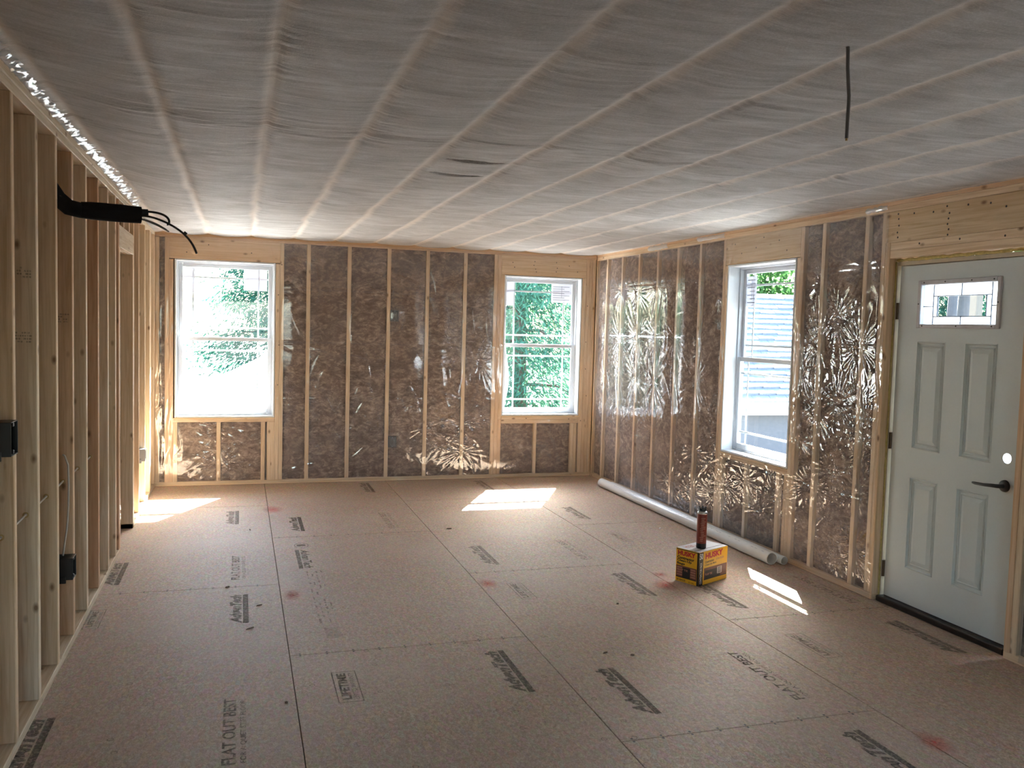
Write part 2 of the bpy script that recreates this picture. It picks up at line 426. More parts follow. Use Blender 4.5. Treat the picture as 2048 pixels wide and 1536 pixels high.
def batt(fr, parent, u0, u1, z0, z1, seed):
    nu = max(3, int((u1-u0)/0.035)+1); nz = max(4, int((z1-z0)/0.05)+1)
    U, Z = np.meshgrid(np.linspace(u0, u1, nu), np.linspace(z0, z1, nz), indexing='ij')
    t = (U-u0)/(u1-u0); tz = (Z-z0)/(z1-z0)
    e = np.minimum(1, np.minimum(t, 1-t)*6)*np.minimum(1, np.minimum(tz, 1-tz)*14)
    nn = 0.018 - e*0.006 + 0.006*vnoise(U, Z, seed, 7, 1.5, 9) + (1-e)*0.012
    nn = np.maximum(nn, 0.006)
    pts = np.stack([U, D+nn, Z], -1) if fr is BK else np.stack([XR+nn, U, Z], -1)
    return grid_mesh('insulation_batt', pts, np.ones((nu-1, nz-1), bool), batt_m, parent)

# ================================================================ FLOOR
floor = empty('floor', (0,0,0), 'tan strand board subfloor of butted panels printed with grey lettering', 'floor', 'structure')
MB().box(XH, XR+0.13, YB, D+0.13, -0.06, -0.0195).build('dark_base_slab', under_m, floor)  # dark base slab added under the panels to block light
panels = []
def panel(x0, x1, y0, y1):
    x0, x1, y0, y1 = max(x0, XH), min(x1, XR+0.12), max(y0, YB), min(y1, D+0.12)
    if x1-x0 < 0.05 or y1-y0 < 0.05: return
    g = 0.0016
    o = MB().cbox(x0+g, x1-g, y0+g, y1-g, -0.019, 0.0, 0.0018).build('floor_panel', floor_m, floor)
    panels.append((x0, x1, y0, y1, o))
S1, R1 = 3.0842, 4.3048
for k, ys in ((-3, R1), (-2, S1), (-1, R1+1.22), (0, R1), (1, S1), (2, R1-0.008)):
    y = ys-4*2.4384
    while y < D+0.2:
        panel(XA+k*SHEET, XA+(k+1)*SHEET, y, y+2.4384); y += 2.4384
def panel_at(x, y):
    for (x0, x1, y0, y1, o) in panels:
        if x0 <= x <= x1 and y0 <= y <= y1: return o
    return floor

# text meshes ------------------------------------------------------------
_txt = {}
def text_mesh(s, bold=0.0, shear=0.0):
    key = (s, bold, shear)
    if key not in _txt:
        cu = bpy.data.curves.new('t', 'FONT'); cu.body = s; cu.size = 1; cu.offset = bold; cu.shear = shear; cu.resolution_u = 3
        o = bpy.data.objects.new('t', cu); COL.objects.link(o)
        me = bpy.data.meshes.new_from_object(o.evaluated_get(bpy.context.evaluated_depsgraph_get()))
        v = np.array([p.co[:] for p in me.vertices]); f = [tuple(p.vertices) for p in me.polygons]
        v = v[:, :2]-v[:, :2].min(0); ext = v.max(0)
        _txt[key] = (v/ext, f)
        bpy.data.objects.remove(o); bpy.data.curves.remove(cu); bpy.data.meshes.remove(me)
    return _txt[key]
def put_text(mb, s, o, U, V, w, h, bold=0.0, shear=0.0):
    """text in the rectangle with corner o, width w along U, height h along V"""
    v, f = text_mesh(s, bold, shear)
    P = np.array(o)[None]+v[:, :1]*w*np.array(U)[None]+v[:, 1:]*h*np.array(V)[None]
    nrm = np.cross(np.array(U, float), np.array(V, float))
    mb.add(P.tolist(), f); return mb
def quad(mb, o, U, V, w, h):
    o = np.array(o, float); U = np.array(U, float); V = np.array(V, float)
    mb.add([tuple(o), tuple(o+U*w), tuple(o+U*w+V*h), tuple(o+V*h)], [(0,1,2,3)]); return mb
ZP = 0.0006
UY, VX = (0,1,0), (-1,0,0)
def print_logo(xb, y0, m, L=0.52):
    mb = MB(); quad(mb, (xb, y0, ZP), UY, VX, L, 0.030)
    put_text(mb, 'AdvanTech', (xb-0.036, y0+0.005, ZP), UY, VX, L*0.985, 0.066, 0.055, 0.35)
    mb.build('printed_logo', m, panel_at(xb-0.04, y0+L/2))
def print_flat(xr, y0, m, L=0.59):
    mb = MB(); put_text(mb, 'FLAT OUT BEST', (xr-0.050, y0, ZP), UY, VX, L, 0.052, 0.022)
    put_text(mb, 'FOR A QUIET STIFF FLOOR', (xr-0.008, y0+0.005, ZP), UY, VX, L*0.95, 0.026, 0.008)
    mb.build('printed_lettering', m, panel_at(xr-0.03, y0+L/2))
def print_life(x0, x1, y0, y1, m):
    mb = MB(); L = y1-y0; w = x1-x0; e = 0.0045
    quad(mb, (x1, y0, ZP), UY, VX, e, w); quad(mb, (x1, y1-e, ZP), UY, VX, e, w)
    quad(mb, (x1, y0, ZP), UY, VX, L, e); quad(mb, (x0+e, y0, ZP), UY, VX, L, e)
    put_text(mb, 'LIFETIME', (x0+w*0.56, y0+0.03, ZP), UY, VX, L-0.05, w*0.38, 0.04)
    put_text(mb, 'LIMITED WARRANTY', (x1-w*0.14, y0+0.03, ZP), UY, VX, L-0.05, w*0.20, 0.0)
    mb.build('printed_stamp', m, panel_at((x0+x1)/2, (y0+y1)/2))
for x, y, m in ((1.283,3.62,ink),(1.74,3.28,ink),(0.055,4.84,ink_mid),(0.496,6.92,ink),(-0.698,5.71,ink),(-0.705,3.32,ink),(1.727,5.69,ink_mid),(2.485,4.80,ink_mid),
                (2.917,4.46,ink_mid),(2.92,6.92,ink_mid),(0.0,7.25,ink_mid),(3.65,3.55,ink_mid),(2.475,2.42,ink),(1.27,8.42,ink_mid),(2.467,8.38,ink_mid),(3.26,2.05,ink_mid)):
    print_logo(x, y, m)
for x, y, m in ((0.045,3.27,ink),(2.497,3.26,ink),(0.057,5.68,ink_mid),(2.44,5.69,ink_faint),(3.70,4.41,ink_mid),(1.255,6.91,ink_faint)):
    print_flat(x, y, m)
for a in ((0.416,0.527,3.705,4.047,ink),(1.636,1.735,4.91,5.245,ink_mid),(2.85,2.96,3.66,4.01,ink_mid),(-0.782,-0.702,4.92,5.23,ink_mid),(2.85,2.93,6.11,6.41,ink_faint)):
    print_life(*a)
# upside-down stamp with grade marks
mb = MB(); quad(mb, (0.384, 6.35, ZP), (0,-1,0), (1,0,0), 0.50, 0.028); put_text(mb, 'AdvanTech', (0.418, 6.345, ZP), (0,-1,0), (1,0,0), 0.49, 0.062, 0.035, 0.35)
for k in range(28):
    a0, a1 = 2*math.pi*k/28, 2*math.pi*(k+1)/28
    mb.add([(0.438+r*math.cos(a)*0.052, 6.475+r*math.sin(a)*0.075, ZP) for a, r in ((a0,1),(a1,1),(a1,0.9),(a0,0.9))], [(0,1,2,3)])
quad(mb, (0.405, 6.505, ZP), (0,-1,0), (1,0,0), 0.06, 0.062)
mb.build('printed_logo', ink_mid, panel_at(0.44, 6.1))
mb = MB()
for cx in (0.425, 0.452, 0.482, 0.512):
    y = 5.78
    while y > 4.75:
        l = random.uniform(0.02, 0.09)
        if random.random() < 0.7: quad(mb, (cx, y, ZP), (0,-1,0), (1,0,0), l, random.uniform(0.005,0.012))
        y -= l+random.uniform(0.015, 0.05)
for k in range(9): quad(mb, (0.44, 4.66-k*0.018, ZP), (0,-1,0), (1,0,0), 0.008, random.uniform(0.06,0.09))
mb.build('grade_stamp', ink_faint, panel_at(0.46, 5.2))
# nail ring prints
mb = MB()
r_ = random.Random(3)
spots = [(x, y) for x in (-0.45, 0.16, 0.31, 0.62, 0.9, 1.12, 1.39, 1.53, 1.95, 2.2) for y in np.arange(2.6, 4.6, 0.17) if r_.random() < 0.42]
for (x, y) in spots:
    x += r_.uniform(-0.02,0.02); y += r_.uniform(-0.04,0.04)
    for k in range(12):
        a0, a1 = 2*math.pi*k/12, 2*math.pi*(k+1)/12
        mb.add([(x+r*math.cos(a), y+r*math.sin(a), ZP) for a, r in ((a0,0.013),(a1,0.013),(a1,0.0095),(a0,0.0095))], [(0,1,2,3)])
tag(mb.build('nail_guide_rings', ink_mid, floor), None, None, 'stuff')
# nail heads along the panel edges
mb = MB()
for (x0, x1, y0, y1, o) in panels:
    for yy in (y0+0.012, y1-0.012):
        if 2.2 < yy < 7.6:
            for x in np.arange(x0+0.05, x1, 0.13):
                if XL < x < XR: mb.add([(x+0.006*math.cos(a), yy+0.006*math.sin(a), ZP) for a in np.linspace(0, 5.5, 7)], [tuple(range(7))])
tag(mb.build('nail_heads', nail_m, floor), None, None, 'stuff')
for (x, y, rx, ry) in ((0.278,7.78,0.10,0.16),(0.31,5.286,0.06,0.12),(1.519,5.27,0.07,0.10),(2.717,5.227,0.06,0.06),(2.705,2.766,0.07,0.11),(2.64,4.99,0.10,0.12)):
    mb = MB(); n_ = 22
    mb.add([(x+rx*math.cos(2*math.pi*k/n_), y+ry*math.sin(2*math.pi*k/n_), ZP*1.3) for k in range(n_)], [tuple(range(n_))])
    mb.build('red_paint_mark', red_spray, panel_at(x, y))

# ================================================================ BACK WALL
wb = empty('wall_back', (1.5, D, 0), 'far framed wall of pine studs and brown batts with two windows', 'wall', 'structure')
W1 = (-0.608, 0.332, 0.672, 2.213); W2 = (2.713, 3.612, 0.680, 2.202)
OUT1, OUT2 = W1, W2
bz = 2.415
part(BK, 'sole_plate', wood_x, wb, XH, XR, 0, WD, 0, T)
part(BK, 'top_plate', wood_x, wb, XH, XR, 0, WD, bz, bz+T); part(BK, 'top_plate', wood_x, wb, XH, XR+WD, 0, WD, bz+T+0.0005, bz+2*T)
ST = 0.653
studs_b = [-2.28, -1.88, -1.47, -1.06]
for c in studs_b: part(BK, 'stud', wood_z, wb, c-T/2, c+T/2, 0, WD, T, bz)
def std(u0, z0=T, z1=bz, n1=WD): return part(BK, 'stud', wood_z, wb, u0, u0+T, 0, n1, z0, z1)
std(XL-0.001); std(-0.866+0.043)
std(-0.697); std(-0.6585, T, 2.205)            # king and trimmer left of window 1
std(0.3355, T, 2.205); std(0.375)
part(BK, 'header', ply_x, wb, -0.658, 0.3745, 0, WD, 2.2155, bz)
part(BK, 'sill_plate', wood_x, wb, -0.620, 0.335, 0, WD, 0.627, 0.669)
for u in (-0.620, -0.218, 0.205, 0.262, 0.297): std(u, T, 0.6265)
for k in range(5): std(ST+k*0.4064-T/2)
std(2.597); std(2.6365); std(2.675, T, 0.64)
std(2.675, 0.64, 2.205)
part(BK, 'header', ply_x, wb, 2.675, 3.655, 0, WD, 2.2055, bz)
part(BK, 'sill_plate', wood_x, wb, 2.7135, 3.615, 0, WD, 0.635, 0.677); part(BK, 'sill_plate', wood_x, wb, 2.7135, 3.615, 0, WD, 0.594, 0.6345)
for u in (3.087, 3.52, 3.5585): std(u, T, 0.5935)
std(3.6165, T, 2.205); std(3.656); std(3.6945); std(3.733)
sd_ = 0
for (a, b, z0, z1) in [(-0.746,-0.698,T,bz), (-0.581,-0.219,T,0.627), (-0.179,0.204,T,0.627), (0.2435,0.2615,T,0.627), (0.414,ST-T/2,T,bz)] + \
        [(ST+k*0.4064+T/2, ST+(k+1)*0.4064-T/2, T, bz) for k in range(4)] + [(ST+4*0.4064+T/2, 2.597, T, bz), (2.714,3.086,T,0.594), (3.1255,3.519,T,0.594), (3.598,3.6155,T,0.594)] + \
        [(-2.26,-1.90,T,bz), (-1.86,-1.49,T,bz), (-1.45,-1.08,T,bz), (-1.04,-0.825,T,bz)]:
    sd_ += 1
    if b-a > 0.03: batt(BK, wb, a, b, z0, z1, 100+sd_)
mb = MB()
for (a, b, z0, z1) in ((XH,-0.61,-0.3,2.5), (-0.61,0.334,-0.3,0.67), (-0.61,0.334,2.215,2.5), (0.334,2.711,-0.3,2.5), (2.711,3.614,-0.3,0.678), (2.711,3.614,2.204,2.5), (3.614,XR+WD,-0.3,2.5)):
    a0 = BK.p(a, WD, z0); b0 = BK.p(b, WD+0.018, z1); mb.box(a0[0], b0[0], a0[1], b0[1], a0[2], b0[2])
mb.build('sheathing', sheath, wb)
mb = MB()
r_ = random.Random(5)
for (u, z) in [(2.80,2.34),(2.82,2.29),(3.05,2.36),(3.06,2.28),(3.07,2.25),(3.30,2.36),(3.31,2.30),(3.30,2.26),(3.45,2.33),(3.55,2.27),(3.04,2.32),(-0.3,2.36),(0.1,2.30),(-0.5,2.28),(3.68,1.9),(3.675,1.5),(3.68,1.2),(3.70,0.9),(3.64,0.62),(3.5,0.64),(3.0,0.65),(0.36,1.9),(0.37,1.4),(0.36,1.0),(0.39,2.2)]:
    q = BK.p(u, -0.0006, z); mb.add([(q[0]+0.006*math.cos(a), q[1], q[2]+0.006*math.sin(a)) for a in np.linspace(0, 5.4, 7)], [tuple(range(6,-1,-1))])
tag(mb.build('nail_heads', nail_m, wb), None, None, 'stuff')

# ================================================================ RIGHT WALL
wr = empty('wall_right', (XR, 5.5, 0), 'long framed wall of studs and brown batts with one window and the entry door', 'wall', 'structure')
W3 = (5.376, 6.292, 0.672, 2.188); W4 = (1.45, 2.25, 0.672, 2.188)
part(RG, 'sole_plate', wood_y, wr, 4.44, D-0.001, 0, WD, 0, T); part(RG, 'sole_plate', wood_y, wr, YB, 3.452, 0, WD, 0, T)
rz = 2.40
part(RG, 'top_plate', wood_y, wr, YB, D-0.001, 0, WD, rz, rz+T-0.0005); part(RG, 'top_plate', wood_y, wr, YB, D-0.001, 0, WD, rz+T, rz+2*T)
def rst(u0, z0=T, z1=rz): return part(RG, 'stud', wood_z, wr, u0, u0+T, 0, WD, z0, z1)
rs = [8.754, 8.366, 7.963, 7.555, 7.155, 6.748]
for c in rs: rst(c-T/2)
rst(D-0.04)
rst(6.334); rst(6.2955, T, 2.185)                # beyond the window
rst(5.334, T, 2.185); rst(5.2955); rst(5.082-0.02); rst(4.655-0.02)
rst(4.478); rst(4.4395)
part(RG, 'header', ply_y, wr, 5.334, 6.3335, 0, WD, 2.1905, rz)
part(RG, 'sill_plate', wood_y, wr, 5.3725, 6.295, 0, WD, 0.628, 0.669)
for u in (6.2555, 5.895, 5.4675, 5.373): rst(u, T, 0.6275)
part(RG, 'header_panel', ply_y, wr, 3.30, 4.4775, -0.004, WD, 2.213, rz-0.001)
part(RG, 'header', wood_y, wr, 3.374, 4.4385, 0, WD, 2.165, 2.2125); part(RG, 'header', wood_y, wr, 3.413, 4.4385, 0, WD, 2.118, 2.1645)
rst(3.4135, T, 2.117); rst(3.3745, T, 2.164); rst(2.95); rst(2.54)
for (a, b, z0, z1) in [(c2+T/2, c1-T/2, T, rz) for c1, c2 in zip([9.03]+rs, rs)] + [(6.373, rs[-1]-T/2, T, rz), (5.934,6.255,T,0.627), (5.507,5.894,T,0.627), (5.412,5.4665,T,0.627), (5.101,5.295,T,rz), (4.674,5.061,T,rz), (4.5165,4.634,T,rz), (2.989,3.374,T,rz), (2.58,2.949,T,rz)]:
    sd_ += 1; batt(RG, wr, a, b, z0, z1, 100+sd_)
mb = MB()
for (a, b, z0, z1) in ((YB,W4[0],-0.3,2.5), (W4[0],W4[1],-0.3,W4[2]), (W4[0],W4[1],W4[3],2.5), (W4[1],3.452,-0.3,2.5), (3.452,4.439,-0.3,-0.02), (3.452,4.439,2.117,2.5), (4.439,5.374,-0.3,2.5), (5.374,6.294,-0.3,0.67), (5.374,6.294,2.19,2.5), (6.294,D+WD,-0.3,2.5)):
    a0 = RG.p(a, WD, z0); b0 = RG.p(b, WD+0.018, z1); mb.box(a0[0], b0[0], a0[1], b0[1], a0[2], b0[2])
mb.build('sheathing', sheath, wr)
mb = MB()
for (u, z) in [(4.38,2.38),(4.375,2.35),(4.37,2.31),(4.38,2.27),(4.375,2.24),(4.25,2.37),(4.0,2.38),(3.98,2.34),(3.985,2.31),(3.99,2.28),(3.98,2.25),(3.985,2.22),(3.85,2.37),(3.7,2.36),(4.1,2.36),(3.6,2.33),(3.9,2.19),(3.6,2.18),(4.2,2.19),(5.6,2.33),(5.9,2.30),(6.1,2.27),(5.5,2.25),(5.8,2.37),(6.2,2.35)]:
    n0 = -0.0048 if u < 4.48 and z > 2.213 else -0.0008
    q = RG.p(u, n0, z); mb.add([(q[0], q[1]+0.0065*math.cos(a), q[2]+0.0065*math.sin(a)) for a in np.linspace(0, 5.4, 7)], [tuple(range(7))])
tag(mb.build('nail_heads', nail_m, wr), None, None, 'stuff')
def foam_strip(fr, parent, u0, u1, n0, n1, z0, z1, along, seed):
    """ragged bead of expanding foam in the gap between a frame and its rough opening"""
    r = np.random.default_rng(seed); mb = MB(); L = (u1-u0) if along == 'u' else (z1-z0); k = max(4, int(L/0.03))
    pts = []; rad = []
    for i in range(k+1):
        t = i/k; j = r.uniform(-0.004,0.004)
        if along == 'u': pts.append(fr.p(u0+(u1-u0)*t, (n0+n1)/2+j, (z0+z1)/2+j*0.7)); rad.append((z1-z0)/2*r.uniform(0.8,1.35))
        else: pts.append(fr.p((u0+u1)/2+j*0.7, (n0+n1)/2+j, z0+(z1-z0)*t)); rad.append((u1-u0)/2*r.uniform(0.8,1.35))
    mb.tube(pts, rad, 7); return mb.build('spray_foam', foam_m, parent, True, 180)
foam_strip(RG, wr, 3.46, 4.435, 0.035, 0.07, 2.098, 2.116, 'u', 1); foam_strip(RG, wr, 4.428, 4.439, 0.035, 0.06, 0.02, 2.10, 'z', 2)
foam_strip(RG, wr, 5.38, 6.29, 0.01, 0.03, 2.184, 2.190, 'u', 3); foam_strip(RG, wr, 5.372, 5.377, 0.008, 0.02, 0.67, 2.18, 'z', 4)

# ================================================================ LEFT STUD WALL
wl = empty('wall_left', (XL, 5.0, 0), 'open stud partition with a doorway near its far end', 'wall', 'structure')
xa, xb = XL-0.089, XL
lum('sole_plate', plate_y, wl, xa, xb, YB, 6.512, 0, T); lum('sole_plate', plate_y, wl, xa, xb, 7.255, D-0.001, 0, T)
lz = 2.425
lum('top_plate', plate_y, wl, xa, xb, YB, D-0.001, lz, lz+T-0.0005); lum('top_plate', plate_y, wl, xa, xb+0.002, YB, D-0.001, lz+T, lz+2*T)
for y in [-2.9,-2.5,-2.1,-1.7,-1.3,-0.9,-0.5,-0.1,0.3,0.7,1.1,1.5,1.92,2.33,2.74,3.145,3.552,3.942,4.335,4.73,5.127,5.535,5.925,6.272]:
    lum('stud', stud_z, wl, xa, xb, y, y+T, T, lz)
def stamp(stud, y, x0, z0, seed):
    r = random.Random(seed); m_ = MB()
    for row in range(4):
        x = x0
        while x < x0+0.052:
            l = r.uniform(0.004,0.010)
            if r.random() < 0.75: quad(m_, (x, y-0.0005, z0+row*0.012), (1,0,0), (0,0,1), l, 0.007)
            x += l+0.003
    tag(m_.build('grade_stamp', ink_mid, stud), None, None, 'stuff')
for o_ in [o for o in wl.children if o.name.startswith('stud')]:
    y_ = min(v.co.y for v in o_.data.vertices)+wl.location.y
    if abs(y_-3.942) < 0.01: stamp(o_, y_, XL-0.078, 1.52, 1); stamp(o_, y_, XL-0.070, 1.78, 2)
    if abs(y_-4.73) < 0.01: stamp(o_, y_, XL-0.075, 1.60, 3)
lum('stud', stud_z, wl, xa, xb, 6.435, 6.435+T, T, lz); lum('stud', stud_z, wl, xa, xb, 6.4735, 6.4735+T, T, 2.11)
lum('stud', stud_z, wl, xa, xb, 7.255, 7.255+T, 0, 2.11); lum('stud', stud_z, wl, xa, xb, 7.2935, 7.2935+T, T, lz)
for y in (7.655, 8.125, 8.56, 8.62, 8.97): lum('stud', stud_z, wl, xa, xb, y, y+T, T, lz)
lum('header', plate_y, wl, xa, xa+T, 6.474, 7.293, 2.1105, 2.26); lum('header', plate_y, wl, xb-T, xb, 6.474, 7.293, 2.1105, 2.26); lum('header_plate', plate_y, wl, xa+T+0.0005, xb-T-0.0005, 6.474, 7.293, 2.1105, 2.25)
for y in (6.70, 7.02): lum('cripple', stud_z, wl, xa, xb, y, y+T, 2.2605, lz)

# hall beyond the partition and the wall behind the camera
wh = empty('wall_hall', (XH, 3, 0), 'board wall of the hall behind the stud partition', 'wall', 'structure')
for y in np.arange(YB, D, 1.2192): MB().cbox(XH-0.02, XH, y+0.001, min(y+1.2182, D), 0, 2.55, 0.001).build('wall_panel', sheath, wh)
wq = empty('wall_rear', (1, YB, 0), 'board wall behind the camera with a window added for fill light', 'wall', 'structure')
QA, QB = -0.65, 0.80  # sides of an unseen rear window added for fill light on the studs
for (a, b, c, d) in ((XH,QA,0,2.55), (QA,QB,0,0.6), (QA,QB,2.15,2.55), (QB,XR+WD,0,2.55)):
    MB().cbox(a+0.0005, b-0.0005, YB-0.02, YB, c, d, 0.001).build('wall_panel', sheath, wq)
for q in ((QA,QA+0.05,0.6,2.15), (QB-0.05,QB,0.6,2.15), (QA+0.05,QB-0.05,0.6,0.65), (QA+0.05,QB-0.05,2.10,2.15), (QA+0.05,QB-0.05,1.36,1.40)): MB().cbox(q[0], q[1], YB-0.015, YB+0.02, q[2], q[3], 0.003).build('window_frame', white_v, wq)
MB().box(QA+0.05, QB-0.05, YB-0.002, YB+0.002, 0.65, 2.10).build('pane', glass_m, wq)

# ================================================================ CEILING NETTING
def ceiling():
    X = np.append(np.arange(XH, XR-0.002, 0.0125), XR); Y = np.concatenate([np.arange(YB, 1.5, 0.05), np.arange(1.5, D-0.002, 0.0112), [D]])
    U, V = np.meshgrid(X, Y, indexing='ij')
    t = ((U+0.305)/0.4058); bay = np.floor(t); ft = t-bay
    z = np.full_like(U, H)
    belly = np.sin(np.pi*ft)**1.0
    amp = 0.010+0.007*vnoise(U*0+bay*3.1, V, 21, 5, 0.25, 1.2)
    z -= belly*np.clip(amp, 0.001, 0.03)
    z += 0.007*np.exp(-(np.minimum(ft, 1-ft)*0.4058/0.022)**2)
    z += 0.0035*vnoise(U, V, 22, 6, 0.8, 4)*belly
    z += 0.05*sm(-U, 0.25, 0.785)*(1-sm(V, 6.0, 8.8)) + 0.02*sm(-U, 0.4, 0.785)*sm(V, 6.0, 8.8)*0
    # gathers: shallow curved folds running across the bays
    r = np.random.default_rng(5)
    def fold(x0, x1, y0, sag, wdt, a):
        i0, i1 = np.searchsorted(X, x0), np.searchsorted(X, x1)
        j0, j1 = np.searchsorted(Y, y0-abs(sag)-0.15), np.searchsorted(Y, y0+abs(sag)+0.15)
        if i1-i0 < 3 or j1-j0 < 3: return
        u = (U[i0:i1, j0:j1]-x0)/(x1-x0); yc = y0+sag*(1-(2*u-1)**2)
        d = (V[i0:i1, j0:j1]-yc)/wdt
        z[i0:i1, j0:j1] -= a*np.exp(-d*d)*np.clip(np.minimum(u, 1-u)*5, 0, 1)
    for k in range(420):
        b = r.integers(-1, 10); x0 = -0.305+0.4058*b+r.uniform(-0.1,0.25); L = r.uniform(0.2,0.75)
        fold(x0, x0+L, r.uniform(1.2, 8.6), r.uniform(-0.03,0.07), r.uniform(0.02,0.05), r.choice([-1,1])*r.uniform(0.0008,0.002))
    for (cx, cy) in ((1.70,3.85),(1.3,3.9),(2.59,4.0),(3.0,4.05),(2.15,3.95),(1.74,2.64),(1.9,2.75),(2.3,3.0),(0.9,3.75),(0.5,3.84),(1.35,2.5),(0.9,2.6),(2.7,2.9),(0.1,6.2),(0.5,6.1),(0.1,3.84),(-0.3,3.8)):
        for q in range(5):
            L = r.uniform(0.3,0.7); x0 = cx-r.uniform(0,0.4)
            fold(x0, x0+L, cy+r.uniform(-0.14,0.14), r.uniform(-0.02,0.06), r.uniform(0.010,0.016), r.uniform(0.0015,0.003))
    for k in range(900):        # short puckers crossing the straps
        b = r.integers(-1, 10); L = r.uniform(0.06,0.22); x0 = -0.305+0.4058*b-L*r.uniform(0.3,0.7)
        fold(x0, x0+L, r.uniform(1.6, 8.8), r.uniform(-0.012,0.012), r.uniform(0.008,0.014), r.choice([-1,1])*r.uniform(0.0012,0.0032))
    for k in range(160):        # long shallow creases
        b = r.integers(-1, 10); L = r.uniform(0.4,1.3); x0 = -0.305+0.4058*b-L*r.uniform(0.0,0.3)
        fold(x0, x0+L, r.uniform(1.6, 8.8), r.uniform(-0.02,0.05), r.uniform(0.009,0.016), r.choice([-1,1])*r.uniform(0.0012,0.003))
    # lap seams between the fabric widths
    def seam(y0, slope, a):
        yc = y0+slope*(U-1.5)+0.02*np.sin(np.pi*ft)+0.015*vnoise(U, V*0, 31, 4, 0.5, 2)
        d = V-yc
        z[...] -= a*np.exp(-(d/0.03)**2)*(d > -0.02) + a*0.7*np.exp(-((d-0.05)/0.03)**2)
    seam(3.86, 0.03, 0.0026); seam(6.12, -0.06, 0.0022); seam(1.55, 0.02, 0.003); seam(8.2, 0.0, 0.001)
    # slack pocket around a ceiling box
    for yy, a_, c_ in ((4.285,0.955,1.27), (4.695,0.955,1.275)):
        q = np.clip(1-((U-(a_+c_)/2)/((c_-a_)/2))**2, 0, 1); z += 0.045*sm(q*0.030-np.abs(V-yy-0.02*q), 0.0, 0.010)
    P = np.stack([U, V, z], -1)
    o = grid_mesh('ceiling', P, np.ones((len(X)-1, len(Y)-1), bool), fabric_m)
    return tag(o, 'sagging grey insulation netting stapled over ceiling straps', 'ceiling', 'structure')
ceil_o = ceiling()
# bunched plastic edge along the left plate
mb = MB(); r = np.random.default_rng(9); ys = np.arange(1.5, D-0.05, 0.02)
prof = [(0.003,2.492),(0.020,2.498),(0.030,2.506),(0.042,2.512),(0.056,2.518),(0.075,2.522)]
ring = []
for i, y in enumerate(ys):
    dz = -0.030*float(sm(np.array(y), 4.5, 8.8))
    ring.append([(XL+a+(0.0 if k == 0 else r.uniform(0,0.008)), y+r.uniform(-0.006,0.006), b+dz+r.uniform(-0.004,0.004)) for k, (a, b) in enumerate(prof)])
vs_ = [p for q in ring for p in q]; n_ = len(prof)
mb.add(vs_, [(i*n_+k, i*n_+k+1, (i+1)*n_+k+1, (i+1)*n_+k) for i in range(len(ring)-1) for k in range(n_-1)])
thing(mb, 'plastic_strip', poly_strip, (XL, 5, 2.47), 'bunched clear plastic edge running along the top of the stud partition', 'plastic sheet', smooth=True, angle=180)

# ================================================================ WINDOWS
def sash(fr, parent, name, u0, u1, n0, n1, z0, z1, st, rb, rtp, mo=0.095):
    mb = MB()
    fr.box(mb, u0, u0+st, n0, n1, z0, z1, 0.003); fr.box(mb, u1-st, u1, n0, n1, z0, z1, 0.003)
    fr.box(mb, u0+st, u1-st, n0, n1, z0, z0+rb, 0.003); fr.box(mb, u0+st, u1-st, n0, n1, z1-rtp, z1, 0.003)
    s = mb.build(name, white_v, parent)
    a, b, c, d = u0+st, u1-st, z0+rb, z1-rtp; nm = (n0+n1)/2
    part(fr, 'pane', glass_m, s, a-0.004, b+0.004, nm-0.002, nm+0.002, c-0.004, d+0.004, 0.0005)
    w = 0.008
    for u in (a+mo, b-mo): part(fr, 'muntin', white_v, s, u-w, u+w, nm+0.003, nm+0.009, c, d, 0.0015)
    for z in (c+mo, d-mo):
        for (p, q) in ((a, a+mo-w), (a+mo+w, b-mo-w), (b-mo+w, b)): part(fr, 'muntin', white_v, s, p, q, nm+0.003, nm+0.009, z-w, z+w, 0.0015)
    return s, (a, b, c, d, nm)
